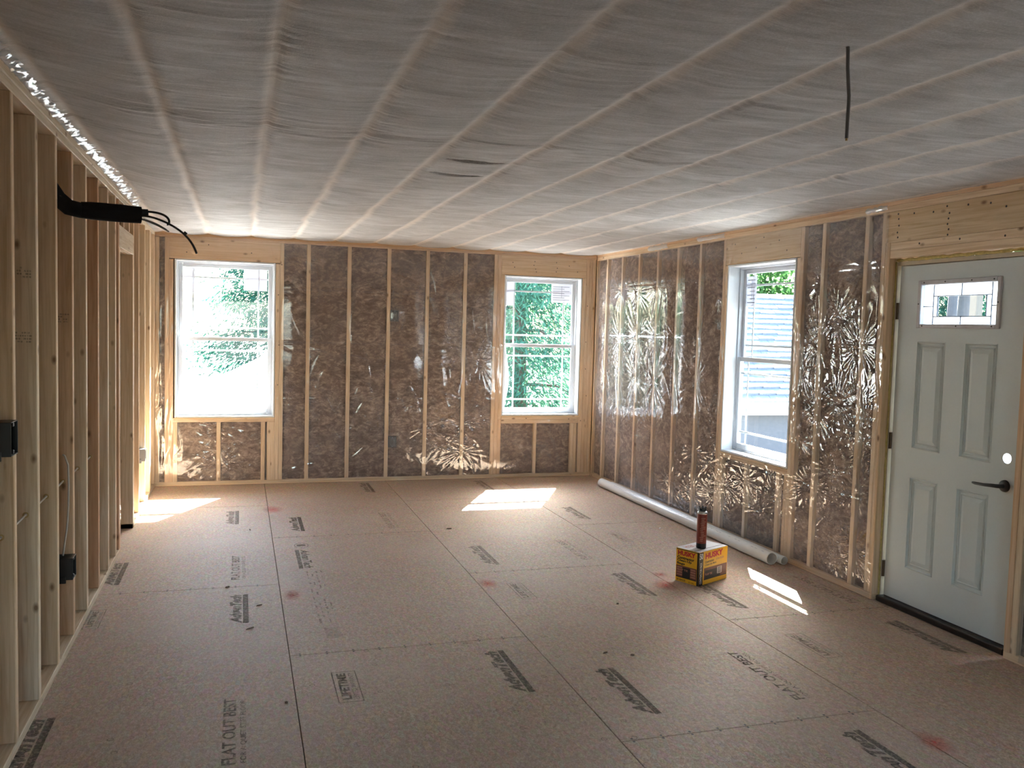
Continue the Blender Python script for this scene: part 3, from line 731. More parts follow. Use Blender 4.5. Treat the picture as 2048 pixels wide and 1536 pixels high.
def window(name, fr, Wn, label, stickers):
    u0, u1, z0, z1 = Wn; t = 0.016
    o = empty(name, fr.p((u0+u1)/2, 0.05, z0), label, 'window', 'structure')
    part(fr, 'jamb_board', white_b, o, u0, u0+t, -0.003, 0.10, z0, z1); part(fr, 'jamb_board', white_b, o, u1-t, u1, -0.003, 0.10, z0, z1)
    part(fr, 'jamb_board', white_b, o, u0+t, u1-t, -0.003, 0.10, z1-t, z1); part(fr, 'jamb_board', white_b, o, u0+t, u1-t, -0.003, 0.10, z0, z0+t)
    mb = MB(); f = 0.030
    fr.box(mb, u0, u0+f, 0.1005, 0.165, z0, z1, 0.002); fr.box(mb, u1-f, u1, 0.1005, 0.165, z0, z1, 0.002)
    fr.box(mb, u0+f, u1-f, 0.1005, 0.165, z0, z0+f, 0.002); fr.box(mb, u0+f, u1-f, 0.1005, 0.165, z1-f, z1, 0.002)
    mb.build('window_frame', white_v, o)
    zm = 1.445 if fr is BK else 1.432
    a, b = u0+f+0.0005, u1-f-0.0005
    upper, g = sash(fr, o, 'upper_sash', a, b, 0.134, 0.158, zm-0.018, z1-f-0.0005, 0.035, 0.036, 0.036)
    lower, g2 = sash(fr, o, 'lower_sash', a, b, 0.104, 0.130, z0+f+0.0005, zm+0.018, 0.038, 0.045, 0.036)
    part(fr, 'sash_lock', white_v, lower, (u0+u1)/2-0.03, (u0+u1)/2+0.03, 0.100, 0.1035, zm+0.002, zm+0.014)
    for (su0, su1, sz0, sz1, lines) in stickers:
        n_ = g[4]-0.0035
        s = MB(); fr.box(s, su0, su1, n_, n_+0.0008, sz0, sz1, 0.0002); so = s.build('paper_sticker', sticker_m, upper)
        if lines:
            mb = MB(); k = 0
            for z in np.linspace(sz1-0.03, sz0+0.03, 7):
                w = (su1-su0)*(0.8 if k % 2 == 0 else 0.55); fr.box(mb, su0+0.02, su0+0.02+w, n_-0.0008, n_-0.0003, z-0.003, z+0.003, 0.0002); k += 1
            fr.box(mb, (su0+su1)/2-0.002, (su0+su1)/2+0.002, n_-0.0008, n_-0.0003, sz0+0.05, sz1-0.02, 0.0002)
            mb.build('sticker_print', pvc_ink, upper)
    return o
def sticker_material():
    m, nt, out = mat('thin paper sticker'); n = N(nt)
    d = n('ShaderNodeBsdfDiffuse'); d.inputs[0].default_value = (0.8,0.8,0.83,1); t = n('ShaderNodeBsdfTranslucent'); t.inputs[0].default_value = (0.62,0.63,0.68,1)
    mx = n('ShaderNodeMixShader'); mx.inputs[0].default_value = 0.45; n.l(d.outputs[0], mx.inputs[1]); n.l(t.outputs[0], mx.inputs[2]); n.l(mx.outputs[0], out.inputs[0]); return m
sticker_m = sticker_material()
window('window_1', BK, W1, 'white double-hung window with prairie bars on the far wall beside the stud partition', [(0.03,0.255,1.935,2.15,False), (-0.54,-0.43,1.90,2.14,False)])
window('window_2', BK, W2, 'white double-hung window on the far wall beside the corner, green tree behind', [(3.30,3.545,1.93,2.135,True), (2.775,2.865,1.88,2.135,False)])
window('added_window', RG, W4, 'white double-hung window added out of view past the latch side of the door for daylight', [])  # unseen window added so daylight reaches the stud faces
window('window_3', RG, W3, 'white double-hung window on the long wall showing a shingled roof', [(5.46,5.60,1.90,2.11,True), (6.09,6.225,1.86,2.10,True)])

# ================================================================ DOOR
d1 = empty('door_1', (XR+0.06, 3.95, 0), 'pale grey green panelled entry door with a small leaded light', 'door', 'structure')
n0, n1 = 0.06, 0.104
ya, yb, za, zb = 3.492, 4.404, 0.042, 2.070
pan = [(3.66,3.88,0.255,0.808), (4.02,4.24,0.255,0.808), (3.66,3.88,0.98,1.62), (4.02,4.24,0.98,1.62)]
LT = (3.66, 4.24, 1.708, 1.968); HC = (3.557, 1.022); HR = 0.027
us = sorted({ya, yb, 3.515, 3.599, 3.66, 3.88, 4.02, 4.24}); zs = sorted({za, zb, 0.255, 0.808, 0.98, 1.064, 1.62, 1.708, 1.968})
HB = (3.515, 3.599, 0.98, 1.064)
mb = MB()
def dq(pts, n, flip=False):
    v = [RG.p(u, n, z) for u, z in pts]; mb.add(v, [(3,2,1,0) if flip else (0,1,2,3)])
inside = lambda R, u, z: R[0] < u < R[1] and R[2] < z < R[3]
for i in range(len(us)-1):
    for j in range(len(zs)-1):
        u, z = (us[i]+us[i+1])/2, (zs[j]+zs[j+1])/2
        c = [(us[i],zs[j]), (us[i],zs[j+1]), (us[i+1],zs[j+1]), (us[i+1],zs[j])]
        if inside(LT, u, z): continue
        if inside(HB, u, z):
            K = 32
            for nn, fl in ((n0, False), (n1, True)):
                ring = []; sq = []
                for k in range(K):
                    a = 2*math.pi*k/K; cx, cz = math.cos(a), math.sin(a); s_ = 0.042/max(abs(cx), abs(cz))
                    ring.append((HC[0]+HR*cx, HC[1]+HR*cz)); sq.append((HC[0]+s_*cx, HC[1]+s_*cz))
                for k in range(K):
                    q = [ring[k], ring[(k+1)%K], sq[(k+1)%K], sq[k]]; dq(q, nn, fl)
            for k in range(K):
                a, b = 2*math.pi*k/K, 2*math.pi*(k+1)/K
                mb.add([RG.p(HC[0]+HR*math.cos(t), m_, HC[1]+HR*math.sin(t)) for t, m_ in ((a,n0),(b,n0),(b,n1),(a,n1))], [(0,1,2,3)])
            continue
        if not any(inside(R, u, z) for R in pan): dq(c, n0)
        dq(c, n1, True)
for e in (((ya,za),(yb,za)), ((yb,za),(yb,zb)), ((yb,zb),(ya,zb)), ((ya,zb),(ya,za))):
    mb.add([RG.p(*e[0][:1], n0, e[0][1]), RG.p(e[1][0], n0, e[1][1]), RG.p(e[1][0], n1, e[1][1]), RG.p(e[0][0], n1, e[0][1])], [(0,1,2,3)])
for e in (((LT[0],LT[2]),(LT[1],LT[2])), ((LT[1],LT[2]),(LT[1],LT[3])), ((LT[1],LT[3]),(LT[0],LT[3])), ((LT[0],LT[3]),(LT[0],LT[2]))):
    mb.add([RG.p(e[0][0], n0, e[0][1]), RG.p(e[1][0], n0, e[1][1]), RG.p(e[1][0], n1, e[1][1]), RG.p(e[0][0], n1, e[0][1])], [(0,1,2,3)])
slab = mb.build('door_slab', door_m, d1)
for R in pan:
    mb = MB(); prof = [(0, 0), (0.006, -0.004), (0.014, 0.009), (0.022, 0.009), (0.030, 0.003), (0.036, 0.008), (0.058, 0.0005)]
    L = [[(R[0]+i, R[2]+i), (R[0]+i, R[3]-i), (R[1]-i, R[3]-i), (R[1]-i, R[2]+i)] for i, _ in prof]
    for k in range(len(prof)-1):
        for e in range(4):
            a, b = L[k][e], L[k][(e+1)%4]; c, d = L[k+1][(e+1)%4], L[k+1][e]
            mb.add([RG.p(*a[:1], n0+prof[k][1], a[1]), RG.p(b[0], n0+prof[k][1], b[1]), RG.p(c[0], n0+prof[k+1][1], c[1]), RG.p(d[0], n0+prof[k+1][1], d[1])], [(0,1,2,3)])
    mb.add([RG.p(u, n0+prof[-1][1], z) for u, z in L[-1]], [(0,1,2,3)])
    mb.build('raised_panel', door_m, slab)
# glazed light
lf = MB(); o_ = (3.652, 4.250, 1.698, 1.978); i_ = (3.680, 4.222, 1.722, 1.950)
for (a, b, c, d) in ((o_[0], i_[0], o_[2], o_[3]), (i_[1], o_[1], o_[2], o_[3]), (i_[0], i_[1], o_[2], i_[2]), (i_[0], i_[1], i_[3], o_[3])): RG.box(lf, a, b, n0-0.010, n0+0.008, c, d, 0.004)
for (a, b, c, d) in ((o_[0], i_[0], o_[2], o_[3]), (i_[1], o_[1], o_[2], o_[3]), (i_[0], i_[1], o_[2], i_[2]), (i_[0], i_[1], i_[3], o_[3])): RG.box(lf, a, b, n1-0.006, n1+0.010, c, d, 0.004)
lfo = lf.build('light_frame', lite_frame_m, d1)
iu0, iu1, iz0, iz1 = 3.770, 4.118, 1.766, 1.884       # clear centre
def pane(m, a, b, c, d): part(RG, 'pane', m, lfo, a, b, n0+0.020, n0+0.024, c, d, 0.0003)
pane(glass_m, iu0, iu1, iz0, iz1); vl, vr = 3.735, 4.150
for a, b, c, d in ((3.676,vl,iz0+0.06,1.954), (3.676,vl,1.718,iz0+0.058), (vr,4.226,iz0+0.06,1.954), (vr,4.226,1.718,iz0+0.058), (vl,3.944,iz1,1.954), (3.944,vr,iz1,1.954), (vl,3.944,1.718,iz0), (3.944,vr,1.718,iz0), (vl,iu0,iz0,iz1), (iu1,vr,iz0,iz1)):
    pane(obscure_m, a+0.0005, b-0.0005, c+0.0005, d-0.0005)
cm = MB(); w = 0.0025
for u, c, d in ((vl,1.718,1.954), (vr,1.718,1.954), (iu0,iz0,iz1), (iu1,iz0,iz1), (3.944,iz1,1.954), (3.944,1.718,iz0)): RG.box(cm, u-w, u+w, n0+0.016, n0+0.028, c, d, 0.001)
for z, a, b in ((iz0,vl,vr), (iz1,vl,vr), (iz0+0.059,3.676,vl), (iz0+0.059,vr,4.226)): RG.box(cm, a, b, n0+0.016, n0+0.028, z-w, z+w, 0.001)
cm.build('lead_came', came_m, lfo)
for u, z in ((3.70,1.711),(3.944,1.711),(4.20,1.711),(3.70,1.964),(3.85,1.964),(4.04,1.964),(4.20,1.964),(3.666,1.84),(4.236,1.84)):
    MB().lathe([(0.0,-0.0125),(0.004,-0.012),(0.0045,-0.010)], RG.p(u, n0, z), (1,0,0), 8).build('screw', nail_m, lfo)
# lever, latch, hinges, threshold, jamb
hd = MB().lathe([(0,-0.016),(0.022,-0.0155),(0.030,-0.011),(0.032,-0.001),(0.032,0)], RG.p(3.559, n0, 0.876), (1,0,0), 28).build('rosette', black_p, d1, True)
lev = [RG.p(3.559, n0-0.012, 0.876), RG.p(3.559, n0-0.040, 0.876), RG.p(3.568, n0-0.052, 0.876), RG.p(3.590, n0-0.056, 0.875), RG.p(3.64, n0-0.056, 0.870), RG.p(3.70, n0-0.054, 0.868), RG.p(3.722, n0-0.050, 0.868)]
MB().tube(lev, [0.012,0.011,0.0105,0.010,0.0085,0.008,0.006], 12).build('lever_handle', black_p, d1, True, 60)
part(RG, 'latch_plate', black_p, d1, 3.4895, 3.4915, 0.066, 0.098, 0.84, 0.91, 0.0005)
for z in (1.80, 1.005, 0.205):
    hg = MB(); hg.tube([RG.p(4.412, n0-0.006, z-0.05+0.10*k/4) for k in range(5)], 0.0075, 10)
    RG.box(hg, 4.4055, 4.4165, n0-0.002, n0+0.03, z-0.05, z+0.05, 0.001); hg.build('hinge', hinge_m, d1, True)
part(RG, 'threshold', bronze, d1, 3.470, 4.426, 0.018, 0.135, 0.0, 0.036, 0.006); part(RG, 'door_sweep', black_p, d1, 3.494, 4.402, n0+0.002, n0+0.040, 0.0365, 0.0415, 0.0005)
part(RG, 'door_jamb', jamb_m, d1, 4.4185, 4.4275, 0.046, 0.135, 0.0, 2.098); part(RG, 'door_jamb', jamb_m, d1, 3.4675, 3.4885, 0.046, 0.135, 0.0, 2.098)
part(RG, 'door_jamb', jamb_m, d1, 3.489, 4.418, 0.046, 0.135, 2.074, 2.098)
part(RG, 'door_stop', jamb_m, d1, 3.489, 4.418, n1+0.0005, 0.135, 2.055, 2.0735)

# ================================================================ POLYTHENE SHEETS
def sheet(fr, name, u0, u1, z0, z1, holes, studs, puff, folds, seed, label, streaks, stars, base=0.006, res=0.0085, boxes=()):
    r = np.random.default_rng(seed)
    us_, zs_ = np.arange(u0, u1+1e-6, res), np.arange(z0, z1+1e-6, res)
    U, Z = np.meshgrid(us_, zs_, indexing='ij'); h = np.full_like(U, base)
    st = sorted(studs); lo = np.clip(np.searchsorted(st, U, 'right')-1, 0, len(st)-2); sa = np.array(st)
    a, b = sa[lo], sa[lo+1]; t = np.clip((U-a)/np.maximum(b-a, 1e-3), 0, 1); wb_ = np.clip((b-a)/0.4, 0.1, 1)
    bay = np.sin(np.pi*t)
    h += puff*wb_*bay*(0.62+0.30*vnoise(lo*7.3, Z, seed+1, 4, 0.25, 0.8))
    h += 0.0022*vnoise(U, Z, seed+2, 6, 0.7, 2.2)*bay + 0.0002*vnoise(U*1.0, Z, seed+3, 9, 6, 14)*bay
    # vertical drag lines beside the studs
    for s in st:
        for q in range(3):
            c = s+r.uniform(-0.05,0.05); zc = r.uniform(z0, z1); L = r.uniform(0.15,0.5)
            h += r.uniform(-1,1)*0.004*np.exp(-((U-c-0.02*np.sin((Z-zc)*9))/0.008)**2-((Z-zc)/L)**2)
    for zf, am in folds:
        zc = zf+0.004*vnoise(U, U*0, seed+9, 3, 0.4, 1.2)
        h += am*np.exp(-((Z-zc)/0.006)**2) - am*0.8*np.exp(-((Z-zc-0.014)/0.008)**2)
    def local(cu, cz, rad):
        i0, i1 = np.searchsorted(us_, cu-rad), np.searchsorted(us_, cu+rad); j0, j1 = np.searchsorted(zs_, cz-rad), np.searchsorted(zs_, cz+rad)
        return slice(i0, i1), slice(j0, j1)
    for (cu, cz, am, rad, a0, a1) in stars:        # puckers radiating from a staple
        sl = local(cu, cz, rad*3); du, dz = U[sl]-cu, Z[sl]-cz; rr = np.hypot(du, dz)+1e-4; th = np.arctan2(dz, du)
        k = r.integers(16, 30); ph = r.uniform(0, 6.28)
        wv = 1-np.abs(np.sin(0.5*k*th+ph+0.9*np.sin(3*th+ph)+0.5*np.sin(5*th)))**0.55-0.3; wv = wv*(0.45+0.55*np.sin(2*th+ph)**2)
        w = np.clip(np.cos(np.clip((th-(a0+a1)/2+np.pi)%(2*np.pi)-np.pi, -np.pi, np.pi)*np.pi/max(a1-a0, 0.1)), 0, 1) if a1-a0 < 6 else 1.0
        h[sl] += 1.5*am*wv*np.exp(-rr/rad)*np.clip(rr/0.02, 0, 1)*w - 0.5*am*np.exp(-(rr/0.03)**2)
    for q in range(streaks):
        cu, cz = r.uniform(u0, u1), r.uniform(z0, z1) if r.random() < 0.5 else r.uniform(z0, z0+0.9)
        ang = r.normal(1.2, 0.55)*r.choice([-1,1]); L = r.uniform(0.05,0.25); wd = r.uniform(0.007,0.014); am = r.choice([-1,1])*r.uniform(0.0015,0.0045)
        sl = local(cu, cz, L*2.2); du, dz = U[sl]-cu, Z[sl]-cz
        p = du*np.cos(ang)+dz*np.sin(ang); w = -du*np.sin(ang)+dz*np.cos(ang)+0.15*p*p/L
        h[sl] += am*np.exp(-(p/L)**2-(w/wd)**2)
    for (cu, cz) in boxes: h += 0.010*np.exp(-(((U-cu)/0.075)**4+((Z-cz)/0.09)**4))
    h = np.maximum(h, 0.0035)
    P = np.stack([U, D-h, Z], -1) if fr is BK else np.stack([XR-h, U, Z], -1)
    uc = (U[:-1,:-1]+U[1:,1:])/2; zc = (Z[:-1,:-1]+Z[1:,1:])/2; keep = np.ones(uc.shape, bool)
    for (a, b, c, d) in holes: keep &= ~((uc > a) & (uc < b) & (zc > c) & (zc < d))
    o = grid_mesh(name, P, keep, poly_m)
    return tag(o, label, 'plastic sheet')
FULL = (0, 6.3)
bst = [XL, -0.72, -0.66, -0.62, -0.2, 0.224, 0.39]+[ST+k*0.4064 for k in range(5)]+[2.62, 2.70, 3.105, 3.56, 3.64, XR]
stars_b = [(1.872,0.56,0.008,0.12,*FULL),(2.279,0.60,0.009,0.14,*FULL),(2.62,0.62,0.006,0.10,*FULL),(2.279,1.72,0.006,0.08,*FULL),(2.279,1.42,0.008,0.10,*FULL),(2.45,1.25,0.007,0.10,*FULL),(-0.2,0.36,0.012,0.13,*FULL),(-0.2,0.20,0.010,0.10,*FULL),
           (-0.2,0.55,0.008,0.10,*FULL),(1.872,1.85,0.004,0.06,*FULL),(1.466,1.2,0.003,0.06,*FULL),(3.105,0.30,0.004,0.06,*FULL),(2.45,1.9,0.006,0.07,*FULL),(2.70,0.45,0.006,0.08,*FULL),(2.279,0.3,0.008,0.12,*FULL),(2.1,0.42,0.007,0.12,*FULL),(1.06,1.5,0.0025,0.05,*FULL)]
sheet(BK, 'vapor_barrier', XL+0.004, XR-0.012, 0.012, 2.44, [(W1[0]-0.012,W1[1]+0.012,W1[2]-0.012,W1[3]+0.012), (W2[0]-0.012,W2[1]+0.012,W2[2]-0.012,W2[3]+0.012)], bst, 0.008,
      [(1.95,0.0016),(1.42,0.0016),(0.86,0.0014)], 40, 'clear plastic sheet stapled flat over the far wall between its two windows', 220, stars_b, boxes=((1.53,1.727),(1.53,0.408)))
rst_ = [4.44, 4.52, 4.655, 5.08, 5.31, 5.375, 5.50, 5.91, 6.29, 6.35]+rs[::-1]+[D]
stars_r = []
r = np.random.default_rng(77)
for s in rs[::-1]+[5.08, 4.655, 6.35]:
    for z in (2.05, 1.56, 1.16, 0.62, 0.28): stars_r.append((s+r.uniform(-0.01,0.01), z+r.uniform(-0.06,0.06), r.uniform(0.007,0.014), r.uniform(0.08,0.15), *FULL))
for (u, z) in ((5.5,0.45),(5.9,0.50),(6.2,0.40),(5.7,0.30),(6.42,0.55),(6.45,0.9),(5.25,1.4),(5.25,0.9),(4.55,1.0),(4.8,0.2),(4.62,0.25),(5.3,0.2),(4.9,1.75),(4.85,1.2),(4.85,0.75)): stars_r.append((u, z, 0.013, 0.11, *FULL))
sheet(RG, 'vapor_barrier', 4.452, D-0.02, 0.012, 2.408, [(W3[0]-0.012,W3[1]+0.012,W3[2]-0.012,W3[3]+0.012)], rst_, 0.013, [(2.08,0.002),(1.58,0.004),(1.12,0.002),(0.60,0.002)], 60,
      'clear crinkled plastic sheet stapled over the long wall between the corner and the door', 90, stars_r)
sheet(RG, 'vapor_barrier', 2.52, 3.36, 0.012, 2.43, [], [2.55,2.97,3.36], 0.014, [(1.58,0.003),(1.0,0.003)], 80, 'clear plastic sheet edge beyond the latch side of the entry door', 60, [(2.97,z,0.010,0.10,*FULL) for z in (0.3,0.8,1.4,2.0)])
# shiny folded-over scraps of plastic stapled on the top plates
def scrap(name, pts, label, seed):
    r = np.random.default_rng(seed); mb = MB(); n_ = 14
    (u0, z0), (u1, z1), hgt = pts; ring = []
    for i in range(n_+1):
        t = i/n_; u = u0+(u1-u0)*t; z = z0+(z1-z0)*t
        ring.append([RG.p(u, -0.005-r.uniform(0,0.004), z-hgt/2+r.uniform(-0.004,0.004)), RG.p(u, -0.014-r.uniform(0,0.006), z), RG.p(u, -0.006-r.uniform(0,0.004), z+hgt/2+r.uniform(-0.004,0.004))])
    mb.add([p for q in ring for p in q], [(i*3+k, i*3+k+1, i*3+k+4, i*3+k+3) for i in range(n_) for k in range(2)])
    thing(mb, name, poly_scrap, RG.p((u0+u1)/2, 0, z0), label, 'plastic scrap', smooth=True, angle=180)
scrap('plastic_scrap', ((4.47,2.43),(4.66,2.425),0.03), 'shiny plastic scrap on the top plate nearest the entry door', 1)
scrap('plastic_scrap', ((6.35,2.435),(6.80,2.44),0.035), 'shiny plastic scrap on the top plate beside the long wall window header', 2)
scrap('plastic_scrap', ((7.35,2.435),(7.75,2.43),0.045), 'shiny plastic scrap on the top plate halfway between the corner and the window', 3)

# ================================================================ OUTLET BOXES
def outlet_box(x0, x1, y0, y1, z0, z1, face, label, m=black_p):
    """open-fronted device box; face: '+x' or '-y' is the open side"""
    c = ((x0+x1)/2, (y0+y1)/2, z0); o = empty('outlet_box', c, label, 'outlet box')
    t = 0.003; mb = MB()
    if face == '-y':
        mb.cbox(x0, x1, y1-t, y1, z0, z1, 0.001); mb.cbox(x0, x0+t, y0, y1-t, z0, z1, 0.001); mb.cbox(x1-t, x1, y0, y1-t, z0, z1, 0.001)
        mb.cbox(x0+t, x1-t, y0, y1-t, z0, z0+t, 0.001); mb.cbox(x0+t, x1-t, y0, y1-t, z1-t, z1, 0.001)
        mb.build('box_body', m, o)
        xc = (x0+x1)/2
        MB().cbox(x0+t+0.0005, x1-t-0.0005, y0+0.006, y0+0.009, z0+t+0.0005, z1-t-0.0005, 0.001).build('cover_plate', black_p, o)
        mb = MB(); q = 0.022
        for (a, b, c, d) in ((x0+q, x0+q+0.003, z0+q, z1-q), (x1-q-0.003, x1-q, z0+q, z1-q), (x0+q, x1-q, z0+q, z0+q+0.003), (x0+q, x1-q, z1-q-0.003, z1-q)): mb.cbox(a, b, y0+0.002, y0+0.0058, c, d, 0.0005)
        mb.build('inner_rim', grey_box, o)
        for z in (z0+0.012, z1-0.012): MB().cbox(xc-0.008, xc+0.008, y0+0.001, y0+0.0058, z-0.005, z+0.005, 0.002).build('screw_boss', grey_box, o)
    else:
        mb.cbox(x0, x0+t, y0, y1, z0, z1, 0.001); mb.cbox(x0+t, x1, y0, y0+t, z0, z1, 0.001); mb.cbox(x0+t, x1, y1-t, y1, z0, z1, 0.001)
        mb.cbox(x0+t, x1, y0+t, y1-t, z0, z0+t, 0.001); mb.cbox(x0+t, x1, y0+t, y1-t, z1-t, z1, 0.001)
        mb.build('box_body', m, o)
        yc = (y0+y1)/2
        for z in (z0+0.012, z1-0.012): MB().cbox(x1-0.03, x1-0.002, yc-0.008, yc+0.008, z-0.007, z+0.007, 0.002).build('screw_boss', m, o)
        MB().cbox(x0+0.02, x1-0.03, y0-0.006, y0-0.0005, z0-0.016, z0+0.02, 0.004).build('nail_bracket', m, o)
    return o
outlet_box(1.487, 1.572, D-0.006, D+0.07, 1.668, 1.786, '-y', 'black outlet box behind plastic high on the far wall')
outlet_box(1.487, 1.572, D-0.006, D+0.07, 0.350, 0.466, '-y', 'black outlet box behind plastic low on the far wall')
outlet_box(XL-0.075, XL+0.014, 3.450, 3.550, 1.128, 1.250, '+x', 'black outlet box nailed to the nearest stud of the partition at waist height')
outlet_box(XL-0.075, XL+0.012, 4.635, 4.729, 0.345, 0.452, '+x', 'black outlet box low on the partition with a white cable looping into it')
outlet_box(XL-0.060, XL+0.012, 8.055, 8.123, 0.400, 0.505, '+x', 'small grey outlet box on the partition beyond the doorway', grey_box)

# ================================================================ CABLES
ec = empty('electrical_cable', (XL-0.04, 4.6, 0.81), 'white cable threaded through the partition studs at knee height', 'cable')
cx = XL-0.045
pts = []
for i, y in enumerate(np.arange(2.9, 6.2, 0.08)): pts.append((cx+0.004*math.sin(y*5), y, 0.818-0.018*abs(math.sin((y-3.55)*math.pi/0.395))))
# the cable runs between hole faces: one piece per bay so that it enters each stud through its grommet
holes = [3.552, 3.942, 4.335, 4.73, 5.127, 5.535]
prev = 3.145
for y in holes:
    seg = [(cx, prev+T+0.001+(y-prev-T-0.002)*t, 0.818-0.003*math.sin(math.pi*t)) for t in np.linspace(0, 1, 9)]
    MB().tube(seg, 0.0042, 8).build('cable_run', cable_w, ec, True)
    MB().lathe([(0.007,-0.003),(0.012,-0.003),(0.012,-0.0002),(0.007,-0.0002),(0.007,-0.003)], (cx, y, 0.818), (0,1,0), 14).build('grommet', copper, ec)
    prev = y
lp = [(cx+0.0, 4.724, 0.95), (cx+0.010, 4.718, 0.945), (cx+0.025, 4.712, 0.90), (cx+0.028, 4.710, 0.80), (cx+0.026, 4.708, 0.68), (cx+0.02, 4.700, 0.58), (cx+0.01, 4.690, 0.50), (cx+0.005, 4.684, 0.455)]
thing(MB().tube(lp, 0.0045, 8), 'cable_loop', cable_w, (cx, 4.71, 0.455), 'white cable hanging in a loop above the low outlet box on the partition', 'cable', smooth=True, angle=180)
hc = [(1.645,2.150,2.462), (1.648,2.152,2.452), (1.652,2.154,2.40), (1.660,2.158,2.355), (1.667,2.162,2.325), (1.668,2.163,2.30), (1.667,2.163,2.26), (1.667,2.163,2.205)]
ho = empty('ceiling_cable', hc[0], 'grey flat cable hanging down from the ceiling netting', 'cable')
MB().tube(hc, 0.0052, 8).build('cable_jacket', cable_g, ho, True, 180)
MB().tube([hc[-1], (1.667,2.163,2.198)], 0.0035, 7).build('cut_end', copper, ho)

# line set: black foam-wrapped pipe with loose wires
ls = empty('line_set', (XL, 4.45, 2.15), 'black foam-wrapped pipe bundle poking out of the partition', 'pipe bundle')
def lin(a, b, n): return [tuple(Vector(a).lerp(Vector(b), i/n)) for i in range(n+1)]
MB().tube([(XL-0.09,4.475,2.26),(XL-0.05,4.485,2.22),(XL-0.02,4.50,2.17),(XL+0.02,4.52,2.135),(XL+0.075,4.54,2.125)], [0.036,0.036,0.037,0.037,0.036], 16).build('sleeve_bend', foam_blk, ls, True, 180)
MB().tube(lin((XL+0.07,4.538,2.128), (-0.462,4.60,2.127), 6), [0.038,0.041,0.042,0.042,0.042,0.041,0.040], 18).build('foam_sleeve', foam_blk, ls, True, 60)
MB().tube([(-0.464,4.60,2.140),(-0.430,4.605,2.142)], [0.017,0.016], 12).build('pipe_stub', black_p, ls, True)
def wire(p, rad, m=black_p): MB().tube(p, rad, 8).build('loose_wire', m, ls, True, 180)
def bez(P, n=22):
    P = [Vector(p) for p in P]; out = []
    for i in range(n+1):
        t = i/n; Q = P[:]
        while len(Q) > 1: Q = [Q[k].lerp(Q[k+1], t) for k in range(len(Q)-1)]
        out.append(tuple(Q[0]))
    return out
wire(bez([(-0.445,4.60,2.145),(-0.36,4.60,2.150),(-0.315,4.60,2.125),(-0.335,4.60,2.085),(-0.345,4.60,2.09)]), 0.0055)
wire(bez([(-0.46,4.60,2.125),(-0.38,4.60,2.125),(-0.30,4.60,2.08),(-0.235,4.60,2.045),(-0.208,4.60,1.955)]), 0.0052)
MB().tube([(-0.268,4.60,2.055),(-0.255,4.60,2.046)], 0.0085, 10).build('wire_tie', black_p, ls, True)
wire(bez([(-0.46,4.60,2.11),(-0.41,4.598,2.10),(-0.38,4.596,2.085),(-0.345,4.595,2.062)]), 0.0035, cable_g); wire(bez([(-0.46,4.605,2.108),(-0.41,4.60,2.095),(-0.37,4.60,2.075),(-0.335,4.60,2.055)]), 0.0035, cable_g)

# ================================================================ PIPES, CARTON, CAN
def pipe(x, y0, y1, ro, ri, label, bell=False, dx=0.0):
    o = empty('plastic_pipe', (x, (y0+y1)/2, 0), label, 'pipe', group=None)
    ax = Vector((dx, y1-y0, 0)); L = ax.length
    prof = [(ri,0.0),(ri+0.0005,L*0.5),(ri,L),(ro-0.001,L),(ro,L-0.002),(ro,0.002),(ro-0.001,0),(ri,0.0)]
    pw = MB().lathe(prof[::-1], (x, y0, ro+0.001), ax, 32).build('pipe_wall', pvc_m, o, True, 40)
    mb = MB()
    for k in range(60):
        t = 0.06+k*0.045
        if t > L-0.1: break
        if random.random() < 0.75:
            for ang in ((125, 128),):
                a0, a1 = (math.radians(q) for q in ang); rr = ro+0.0004
                f = lambda t, a: (x+dx*t/L+rr*math.cos(a), y0+t, ro+0.001+rr*math.sin(a))
                mb.add([f(t,a0), f(t+0.03,a0), f(t+0.03,a1), f(t,a1)], [(0,1,2,3)])
    tag(mb.build('printed_line', pvc_ink, pw), None, None, 'stuff'); return o
pipe(3.624, 5.285, 8.36, 0.0445, 0.0395, 'long thick white plastic pipe on the floor by the long wall')
pipe(3.713, 5.262, 8.30, 0.0300, 0.0265, 'thinner white plastic pipe lying between the thick pipe and the wall')

B0 = Vector((2.834,4.923,0)); BL = Vector((2.757,5.087,0)); BRt = Vector((3.116,5.071,0))
ua = (BL-B0); wa = ua.length; ua.normalize(); ub = (BRt-B0); ub = (ub-ua*ub.dot(ua)); wbx = 0.318; ub.normalize(); hb = 0.222
cb = empty('carton', B0+ua*wa/2+ub*wbx/2, 'yellow and black carton of contractor bags on the floor', 'box')
def bp(a, b, z): return B0+ua*a+ub*b+Vector((0,0,z))
mb = MB()
def obox(mb, a0, a1, b0, b1, z0, z1):
    mb.add([bp(a0,b0,z0),bp(a1,b0,z0),bp(a1,b1,z0),bp(a0,b1,z0),bp(a0,b0,z1),bp(a1,b0,z1),bp(a1,b1,z1),bp(a0,b1,z1)], [(0,1,2,3),(4,7,6,5),(0,4,5,1),(1,5,6,2),(2,6,7,3),(3,7,4,0)]); return mb
cbody = obox(mb, 0.0, wa, 0.0, wbx, 0.0008, hb-0.002).build('carton_body', yellow_c, cb)
for (b0, b1) in ((0.0, wbx/2-0.001), (wbx/2+0.001, wbx)):
    obox(MB(), 0.0, wa, b0, b1, hb-0.0018, hb).build('lid_flap', grey_card, cb)
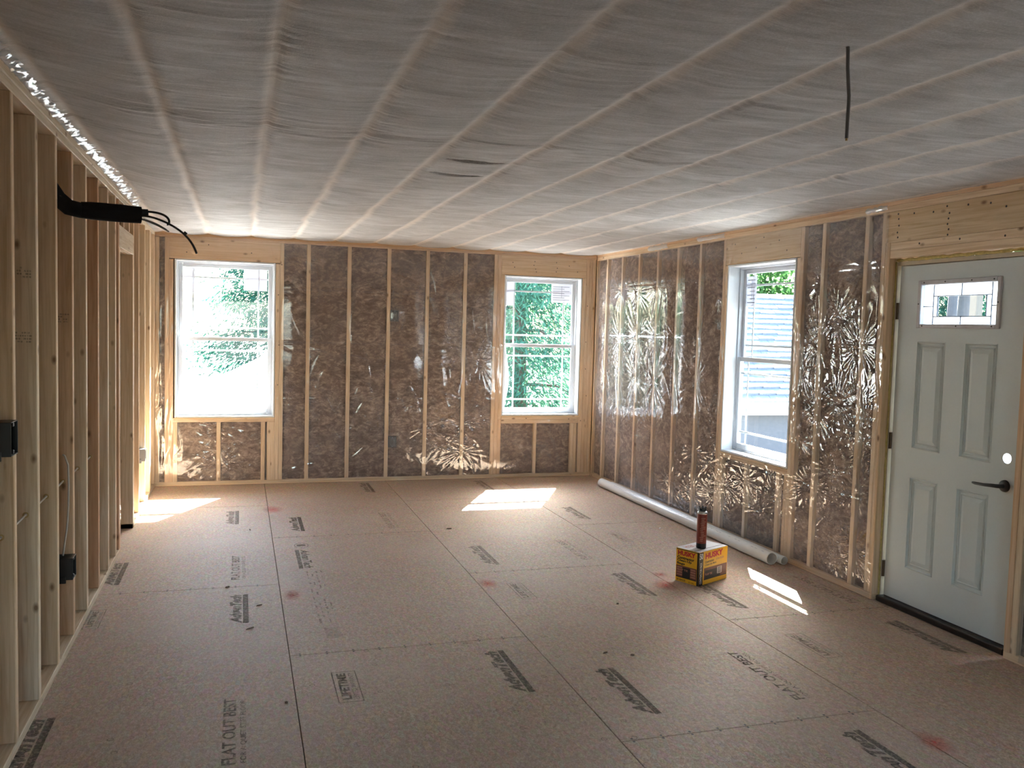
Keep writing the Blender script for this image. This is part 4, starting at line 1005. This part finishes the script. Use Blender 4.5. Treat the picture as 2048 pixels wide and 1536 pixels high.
# prints: left face lies in the a direction (b = 0), right face in the b direction (a = 0)
LU, LO = -ua, lambda a, z, e=0.0006: bp(wa-a, -e, z)          # left face: a measured from its left edge
RU, RO = ub, lambda b, z, e=0.0006: bp(-e, b, z)
Z3 = (0,0,1)
def face_quads(name, m, lst):
    for (side, x, z, w, h, e) in lst: quad(MB(), LO(x,z,e) if side == 'L' else RO(x,z,e), LU if side == 'L' else RU, Z3, w, h).build(name, m, cbody)
def face_text(name, m, lst):
    for (side, s, x, z, w, h, bold, rise) in lst:
        U = Vector(LU if side == 'L' else RU)+Vector((0,0,rise)); mb = MB(); put_text(mb, s, LO(x,z,0.0012) if side == 'L' else RO(x,z,0.0012), U, Z3, w, h, bold); mb.build(name, m, cbody)
face_quads('printed_photo', brown_ink, [('L',0.004,0.028,wa-0.020,0.080,0.0006), ('R',0.058,0.034,wbx-0.062,0.075,0.0006)])
face_quads('printed_photo', black_ink, [('L',0.055,0.030,0.060,0.068,0.0009), ('L',wa-0.014,0.0,0.014,hb-0.004,0.0007), ('R',0.0,0.0,0.046,hb-0.004,0.0007), ('R',0.070,0.036,0.17,0.055,0.0009), ('L',0.004,0.028,wa-0.02,0.006,0.0009), ('R',0.058,0.030,wbx-0.062,0.006,0.0009), ('L',0.004,hb-0.010,wa-0.006,0.005,0.0009)])
mb = []
for k in range(4): mb += [('L',0.010,0.042+k*0.016,0.042,0.011,0.0011), ('L',0.118,0.042+k*0.016,0.040,0.011,0.0011)]
face_quads('printed_photo', pink_ink, mb)
face_text('printed_lettering', red_ink, [('L','HUSKY',0.014,0.176,0.140,0.032,0.05,0.0), ('R','HUSKY',0.068,0.166,0.195,0.040,0.05,0.03)])
face_text('printed_lettering', black_ink, [('L','Contractor',0.010,0.152,0.135,0.019,0.035,0.0), ('L','Clean-Up',0.010,0.131,0.115,0.020,0.035,0.0), ('L','Bags',0.010,0.111,0.062,0.019,0.035,0.0), ('R','Contractor',0.066,0.140,0.10,0.016,0.02,0.03), ('R','Clean-Up Bags',0.066,0.119,0.125,0.014,0.02,0.03), ('L','50 BAGS',0.010,0.008,0.07,0.013,0.02,0.0), ('L','42 GAL',0.105,0.006,0.045,0.009,0.0,0.0)])
face_text('printed_lettering', pink_ink, [('R','EXTRA TOUGH',0.190,0.145,0.085,0.013,0.02,0.03), ('R','FLAP TIE',0.074,0.058,0.075,0.014,0.02,0.0), ('L','FLAP TIE',0.012,0.075,0.085,0.013,0.02,0.0)])
face_text('printed_lettering', white_ink, [('R','50',0.006,hb-0.050,0.036,0.040,0.03,0.0)])
mb = MB(); put_text(mb, 'CONTRACTOR PACK', RO(0.034,0.012,0.0012), Z3, tuple(-ub), 0.140, 0.022, 0.02); mb.build('printed_lettering', white_ink, cbody)
mb = MB()
for k in range(5): quad(mb, RO(0.205,0.052+k*0.010,0.0012), RU, Z3, 0.052, 0.004)
for k in range(2): quad(mb, RO(0.205+k*0.048,0.052,0.0012), RU, Z3, 0.004, 0.044)
tag(mb.build('printed_label', white_ink, cbody), None, None, 'stuff')
mb = MB(); tz = hb+0.0006
put_text(mb, 'HUSKY', bp(wa-0.02, 0.03, tz), tuple(ub), tuple(ua*-1), 0.12, 0.05, 0.03); mb.build('printed_lettering', pink_ink, cbody)
mb = MB(); quad(mb, bp(0.035,0.0,tz), tuple(ub), tuple(ua), wbx, 0.007); mb.build('printed_line', black_ink, cbody)

cc = bp(0.070, 0.115, hb)
can = empty('foam_can', cc, 'rust red aerosol foam can standing on the yellow carton', 'can')
MB().lathe([(0,0.0005),(0.030,0.0005),(0.0325,0.003),(0.0325,0.034),(0.0325,0.0345)], cc, (0,0,1), 28).build('bottom_band', can_dark, can, True)
cbd = MB().lathe([(0.0325,0.0345),(0.0325,0.225),(0.032,0.228)], cc, (0,0,1), 28).build('can_body', can_red, can, True)
MB().lathe([(0.032,0.228),(0.0335,0.230),(0.0335,0.236),(0.030,0.242),(0.024,0.246),(0.018,0.247),(0,0.247)], cc, (0,0,1), 28).build('can_shoulder', steel, can, True)
MB().lathe([(0.018,0.247),(0.025,0.249),(0.0265,0.262),(0.024,0.268),(0.016,0.268),(0.015,0.256),(0,0.256)], cc, (0,0,1), 20).build('valve_collar', black_p, can, True)
for k in range(6):
    a = k*math.pi/3; MB().cbox(cc.x+0.023*math.cos(a)-0.004, cc.x+0.023*math.cos(a)+0.004, cc.y+0.023*math.sin(a)-0.004, cc.y+0.023*math.sin(a)+0.004, cc.z+0.2685, cc.z+0.276, 0.001).build('collar_tab', black_p, can)
mb = MB(); r_ = random.Random(4)
for k in range(14):
    z0 = 0.050+k*0.0115; a0 = r_.uniform(-2.5,-2.2); a1 = a0+r_.uniform(0.5,1.2); n_ = 6
    for i in range(n_):
        b0, b1 = a0+(a1-a0)*i/n_, a0+(a1-a0)*(i+1)/n_
        mb.add([(cc.x+0.0328*math.cos(b), cc.y+0.0328*math.sin(b), cc.z+z) for b, z in ((b0,z0),(b1,z0),(b1,z0+0.005),(b0,z0+0.005))], [(0,1,2,3)])
tag(mb.build('printed_lines', pink_ink, cbd), None, None, 'stuff')

# small litter on the floor
def chip(x, y, L, w, rot, m, name, label, cat):
    L *= 0.65; w *= 0.6
    mb = MB(); c, s = math.cos(rot), math.sin(rot)
    prof = [(-0.5,0.1),(-0.3,0.5),(0.1,0.45),(0.5,0.15),(0.35,-0.4),(-0.2,-0.5)]
    vs = [(x+(a*L*c-b*w*s), y+(a*L*s+b*w*c), 0.001) for a, b in prof]+[(x+(a*L*c-b*w*s)*0.8, y+(a*L*s+b*w*c)*0.8, 0.005) for a, b in prof]
    vs = vs[:6]+[(x+0.8*(a*L*c-b*w*s), y+0.8*(a*L*s+b*w*c), 0.006+0.002*(i%2)) for i, (a, b) in enumerate(prof)]
    mb.add(vs, [tuple(range(5,-1,-1)), tuple(range(6,12))]+[(i,(i+1)%6,6+(i+1)%6,6+i) for i in range(6)])
    thing(mb, name, m, (x, y, 0), label, cat)
chip(3.35, 6.479, 0.06, 0.018, 1.0, paper_w, 'paper_scrap', 'small white scrap on the floor beside the thick pipe', 'scrap')
for (x, y, L, w, rt_, lab) in ((1.62,6.783,0.075,0.028,0.1,'dark wood chip near the far patch of sun below the corner window'),
        (-0.064,5.521,0.05,0.013,0.5,'dark wood chip on the panel joint near the partition'),
        (0.083,7.035,0.012,0.06,0.1,'dark splinter lying near the sunlit patch beside the doorway'),
        (0.06,4.737,0.085,0.006,0.6,'thin brown splinter below the worn print near the partition'),
        (0.115,5.12,0.06,0.007,0.4,'curled brown shaving beside the long panel joint'),
        (2.17,4.70,0.03,0.022,0.4,'dark speck of wood in front of the carton'),
        (1.90,3.92,0.035,0.014,-0.4,'dark chip just above the right of the two large logos'),
        (1.778,3.98,0.05,0.007,0.3,'light brown sliver above the right of the two large logos'),
        (0.20,3.76,0.022,0.018,0.4,'dark nub beside the largest block lettering'),
        (0.90,2.92,0.03,0.014,0.1,'dark crumb on the bare panel in the near middle of the floor'),
        (-0.05,3.05,0.025,0.02,0.7,'dark crumb nearest the camera on the floor')):
    chip(x, y, L, w, rt_, chip_m, 'wood_chip', lab, 'wood chip')

# ================================================================ OUTSIDE
ro = empty('roof', (1.5, 3, 2.9), 'unseen roof deck above the room with eaves sized to cut the sun', 'roof', 'structure')
MB().box(XH-0.6, 4.552, YB-0.5, D+1.02, 2.60, 2.66).build('roof_deck', sheath, ro)  # unseen slab that blocks the sky, overhangs sized to cut the sun patches
MB().cbox(4.578, 4.655, YB-0.5, D+1.02, 2.588, 2.604, 0.004).build('sun_cut_strip', strip_m, ro)  # unseen strip placed and sized to shade a band in the sun patch
MB().box(XH-0.02, XR+WD+0.018, YB-0.02, D+WD+0.018, 2.535, 2.60).build('rim_band', sheath, ro)

def terrain(x, y):
    return -0.75 + 0.95*sm(y, 11, 19)*(1-sm(x, 2.0, 6.0)) + 0.25*sm(y, 18, 40) + 0.04*vnoise(x, y, 3, 5, 0.05, 0.4)
X = np.arange(-40, 60, 0.8); Y = np.arange(-12, 70, 0.8); Ug, Vg = np.meshgrid(X, Y, indexing='ij')
def dirt_material():
    m, nt, out = mat('pale sandy dirt'); n = N(nt); a = n.noise(n.pos(), 1.5, 6, 0.65)
    sx = n('ShaderNodeSeparateXYZ'); n.l(n.pos(), sx.inputs[0])
    gy = n.math('ADD', sx.outputs[1], n.math('MULTIPLY', a, 3.0)); gr = n.ramp(n.math('DIVIDE', gy, 20.0), [(0.27, (1,1,1)), (0.33, (0,0,0))])   # made-up dark soil towards the front, to cut bounce onto the ceiling
    gx = n.ramp(n.math('DIVIDE', n.math('ADD', sx.outputs[0], n.math('MULTIPLY', a, 2.0)), 10.0), [(0.35, (0,0,0)), (0.5, (1,1,1))])   # made-up gravel tone beside the house, to cut bounced light
    n.bsdf(out, n.mix(gr, n.mix(gx, n.ramp(a, [(0.35, (0.49,0.48,0.45)), (0.65, (0.68,0.67,0.64))]), (0.30,0.30,0.29)), n.ramp(a, [(0.35, (0.055,0.055,0.052)), (0.65, (0.10,0.098,0.092))])), 0.95, n.bump(a, 0.5, 0.1), 0.1); return m
dirt = dirt_material()
tag(grid_mesh('ground', np.stack([Ug, Vg, terrain(Ug, Vg)], -1), np.ones((len(X)-1, len(Y)-1), bool), dirt), 'pale sunlit dirt around the house', 'ground', 'structure')
n_ = 40; A = np.linspace(-1, 1, n_); U_, V_ = np.meshgrid(A, A, indexing='ij'); rr = np.hypot(U_, V_)
hz = np.clip(1-rr, 0, 1)**1.0*(1+0.25*vnoise(U_, V_, 8, 6, 0.5, 3))
tag(grid_mesh('dirt_mound', np.stack([0.9+U_*2.0, 18.6+V_*2.0, terrain(0.9+U_*2.0, 18.6+V_*2.0)-0.05+hz*1.0], -1), np.ones((n_-1, n_-1), bool), dirt), 'pale heap of dirt seen through the window beside the partition', 'dirt pile')

def leaf_material(name, c1, c2):
    m, nt, out = mat(name); n = N(nt); a = n.noise(n.pos(), 2.5, 3)
    c = n.mix(a, c1, c2); d = n('ShaderNodeBsdfDiffuse'); t = n('ShaderNodeBsdfTranslucent'); n.l(c, d.inputs[0])
    n.l(n.mix(0.5, c, (c2[0]*1.3, c2[1]*1.2, c2[2]*0.6)), t.inputs[0])
    mx = n('ShaderNodeMixShader'); mx.inputs[0].default_value = 0.45; n.l(d.outputs[0], mx.inputs[1]); n.l(t.outputs[0], mx.inputs[2]); n.l(mx.outputs[0], out.inputs[0]); return m
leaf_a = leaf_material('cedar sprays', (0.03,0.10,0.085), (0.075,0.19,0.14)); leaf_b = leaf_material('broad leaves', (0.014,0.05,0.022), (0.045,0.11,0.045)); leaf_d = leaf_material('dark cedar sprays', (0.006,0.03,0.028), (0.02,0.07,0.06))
bark = simple('bark', (0.10,0.075,0.06), 0.9, var=0.4, scale=12); post_m = simple('weathered post wood', (0.10,0.085,0.065), 0.7)
bark_g = simple('grey bark', (0.045,0.047,0.052), 0.9, var=0.3, scale=8)
def tree(name, x, y, h, rad, base, nl, kind, label, seed, lsize=0.12, tr=0.14, bmat=None, lm=None):
    r = np.random.default_rng(seed); z0 = float(terrain(np.array(x), np.array(y)))
    o = empty(name, (x, y, z0), label, 'tree')
    lean = r.uniform(-0.25,0.25,2)
    tp = [(x+lean[0]*t*t, y+lean[1]*t*t, z0-0.1+h*0.92*t) for t in np.linspace(0, 1, 9)]
    MB().tube(tp, [tr*(1-0.85*t) for t in np.linspace(0, 1, 9)], 10).build('trunk', bmat or bark, o, True, 180)
    mb = MB(); nb = 26; tips = []
    for k in range(nb):
        t = base+(0.97-base)*k/nb; a = k*2.4+r.uniform(-0.3,0.3)
        w = rad*(1-0.75*((t-base)/(1-base))**1.3) if kind == 'cedar' else rad*math.sin(math.pi*min(0.97, 0.15+0.85*(t-base)/(1-base)))**0.6
        c = Vector((x+lean[0]*t*t, y+lean[1]*t*t, z0-0.1+h*0.92*t)); e = c+Vector((math.cos(a)*w, math.sin(a)*w, (-0.25 if kind == 'cedar' else 0.35)*w))
        mid = c.lerp(e, 0.5)+Vector((0,0,0.12*w)); mb.tube([c, mid, e], [tr*0.28*(1-t*0.6), tr*0.16, 0.008], 5, False); tips.append((c, mid, e))
    mb.build('branches', bmat or bark, o, True, 180)
    # leaves: many small blades along the branches
    bi = r.integers(0, nb, nl); tt = r.uniform(0.12, 1.05, nl)**0.7
    C = np.array([[tuple(p) for p in q] for q in tips]); c, m_, e = C[bi,0], C[bi,1], C[bi,2]; tt = tt[:, None]
    P = (1-tt)**2*c+2*tt*(1-tt)*m_+tt**2*e
    sp = 0.16*rad+0.10
    P = P+r.normal(0, 1, (nl,3))*np.array([sp, sp, sp*(0.8 if kind != 'cedar' else 0.6)])
    if kind == 'cedar':
        P[:,2] -= np.abs(r.normal(0, 0.18, nl)); Lx = lsize*r.uniform(0.8,1.8,nl); Wx = lsize*0.22*r.uniform(0.7,1.3,nl)
        dr = (e-c); dr[:,2] *= 0.3; dr = dr+r.normal(0, 0.5*rad, (nl,3)); dr[:,2] -= 0.9*rad*r.uniform(0.2,1,nl)
    else:
        Lx = lsize*r.uniform(0.6,1.3,nl); Wx = Lx*0.6; dr = r.normal(0, 1, (nl,3))
    dr /= np.linalg.norm(dr, axis=1)[:, None]+1e-9
    s = np.cross(dr, r.normal(0, 1, (nl,3))); s /= np.linalg.norm(s, axis=1)[:, None]+1e-9
    V = np.stack([P, P+dr*Lx[:,None]*0.5+s*Wx[:,None]*0.5, P+dr*Lx[:,None], P+dr*Lx[:,None]*0.5-s*Wx[:,None]*0.5], 1).reshape(-1, 3)-np.array([x, y, z0])
    me = bpy.data.meshes.new('foliage'); me.vertices.add(len(V)); me.vertices.foreach_set('co', V.ravel())
    me.loops.add(nl*4); me.loops.foreach_set('vertex_index', np.arange(nl*4, dtype=np.int32)); me.polygons.add(nl); me.polygons.foreach_set('loop_start', np.arange(0, nl*4, 4, dtype=np.int32))
    me.materials.append(lm or (leaf_a if kind == 'cedar' else leaf_b)); me.update(calc_edges=True)
    f = bpy.data.objects.new('foliage', me); COL.objects.link(f); f.parent = o; tag(f, None, None, 'stuff'); return o
tree('cedar_tree', 5.15, 16.0, 6.4, 1.6, 0.05, 42000, 'cedar', 'dark green cedar behind the window beside the corner', 1, 0.12, 0.17)
tree('broadleaf_tree', 6.4, 26.5, 9.0, 2.6, 0.12, 16000, 'broad', 'bright broadleaf tree above the cedar', 4, 0.20, 0.15)
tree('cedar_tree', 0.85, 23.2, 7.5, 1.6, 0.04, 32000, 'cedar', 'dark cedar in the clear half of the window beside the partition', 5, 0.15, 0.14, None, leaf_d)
tree('cedar_tree', -3.4, 31.0, 4.2, 1.5, 0.04, 7000, 'cedar', 'low cedar far off in the window beside the partition', 6, 0.18, 0.12)
tree('broadleaf_tree', 13.0, 22.4, 10.0, 2.5, 0.15, 26000, 'broad', 'broadleaf tree rising behind the shingled roof', 7, 0.20, 0.18)
tree('broadleaf_tree', 13.0, 13.55, 9.0, 1.9, 0.52, 7000, 'broad', 'grey trunked tree nearest outside the leaded door light', 9, 0.17, 0.13, bark_g)
tree('broadleaf_tree', 17.3, 17.65, 10.0, 2.2, 0.50, 9000, 'broad', 'second grey trunked tree farther outside the leaded door light', 10, 0.20, 0.22, bark_g)
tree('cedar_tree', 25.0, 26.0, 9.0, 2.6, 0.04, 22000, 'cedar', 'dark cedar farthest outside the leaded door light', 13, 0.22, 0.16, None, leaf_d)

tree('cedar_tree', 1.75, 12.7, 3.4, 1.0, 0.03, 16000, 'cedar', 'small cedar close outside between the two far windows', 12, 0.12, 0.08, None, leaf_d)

# neighbouring roof seen through the long wall window
hs = empty('neighbour_house', (8.8, 12.2, -0.8), 'low neighbouring house with a pale grey shingled roof', 'house')
shg = simple('grey roof shingle', (0.15,0.175,0.21), 0.9, var=0.25, scale=40, bump=0.4); grey_w = simple('grey house wall', (0.085,0.09,0.10), 0.8); fascia = simple('white fascia', (0.85,0.85,0.85), 0.6)
hx0, hx1, ey, ez = 7.45, 10.6, 12.0, 0.563; slope = 0.667; ry = 14.77
pv = lambda y: ez+slope*(y-ey)
MB().cbox(hx0+0.25, hx1-0.25, ey+0.25, ry+2.2, -0.9, ez-0.05, 0.01).build('house_wall', grey_w, hs)
mb = MB(); mb.add([(hx0,ey,ez-0.03),(hx1,ey,ez-0.03),(hx1,ry,pv(ry)-0.03),(hx0,ry,pv(ry)-0.03),(hx1,2*ry-ey,ez-0.03),(hx0,2*ry-ey,ez-0.03)], [(0,1,2,3),(3,2,4,5),(0,3,5),(1,4,2)]); hrd = mb.build('roof_deck', sheath, hs)
MB().cbox(hx0, hx1, ey-0.03, ey, ez-0.20, ez+0.01, 0.004).build('fascia_board', fascia, hs)
rows = 19; Lr = math.hypot(ry-ey, pv(ry)-ez); ex = Lr/rows; ang = math.atan(slope); tw = 0.32
base = MB(); r_ = random.Random(2)
shm = None
dirv = Vector((0, math.cos(ang), math.sin(ang))); nv = Vector((0, -math.sin(ang), math.cos(ang)))
def shingle_mesh(var):
    me = MB(); e = ex*1.12; t = 0.026+0.010*var
    # wedge: thick at the butt, thin at the head
    for (u, v, w) in ():
        pass
    q = lambda u, v, w: tuple(Vector((u, 0, 0))+dirv*v+nv*w)
    cut = 0.012*var
    vs = [q(0.003,0,0.004), q(tw-0.003,cut,0.004), q(tw-0.003,e,-0.004), q(0.003,e,-0.004), q(0.003,0,t), q(tw-0.003,cut,t), q(tw-0.003,e,0.003), q(0.003,e,0.003)]
    me.add(vs, [(0,3,2,1),(4,5,6,7),(0,1,5,4),(1,2,6,5),(2,3,7,6),(3,0,4,7)])
    m = bpy.data.meshes.new('shingle'); m.from_pydata(me.v, [], me.f); m.materials.append(shg); m.update(); return m
shm = [shingle_mesh(v) for v in (0.0, 0.5, 1.0, 1.6)]
x0v, x1v = 7.47, 10.35
for k in range(rows):
    x = x0v-(tw/2 if k % 2 else 0)
    while x < x1v:
        s = bpy.data.objects.new('shingle', r_.choice(shm)); COL.objects.link(s); s.parent = hrd
        p = Vector((x, ey, ez))+dirv*(ex*k)+nv*0.004; s.location = p-Vector(hs.location); x += tw
pp = empty('porch_post', (9.0, 8.96, -0.75), 'pale wooden post outside the leaded door light', 'post')
MB().cbox(8.945, 9.055, 8.905, 9.015, -0.75, 2.24, 0.006).build('post_shaft', post_m, pp); MB().cbox(8.93, 9.07, 8.89, 9.03, 2.2405, 2.275, 0.004).build('post_cap', post_m, pp)
# loose flap of white housewrap outside the corner window
mb = MB(); n_ = 12; r = np.random.default_rng(2); ring = []
for i in range(n_+1):
    t = i/n_; z = 1.50-0.72*t; w = 0.02+0.10*math.sin(math.pi*min(1, t*0.75+0.1)); y = D+0.22+0.02*math.sin(5*t)
    ring.append([(2.735, y, z), (2.735+w*0.5, y+0.02, z-0.01), (2.735+w, y+0.005*math.sin(9*t), z-0.02)])
mb.add([p for q in ring for p in q], [(i*3+k, i*3+k+1, i*3+k+4, i*3+k+3) for i in range(n_) for k in range(2)])
thing(mb, 'housewrap_flap', paper_w, (2.735, D+0.22, 0.78), 'loose white flap of house wrap hanging outside the window beside the corner', 'house wrap', smooth=True, angle=180)
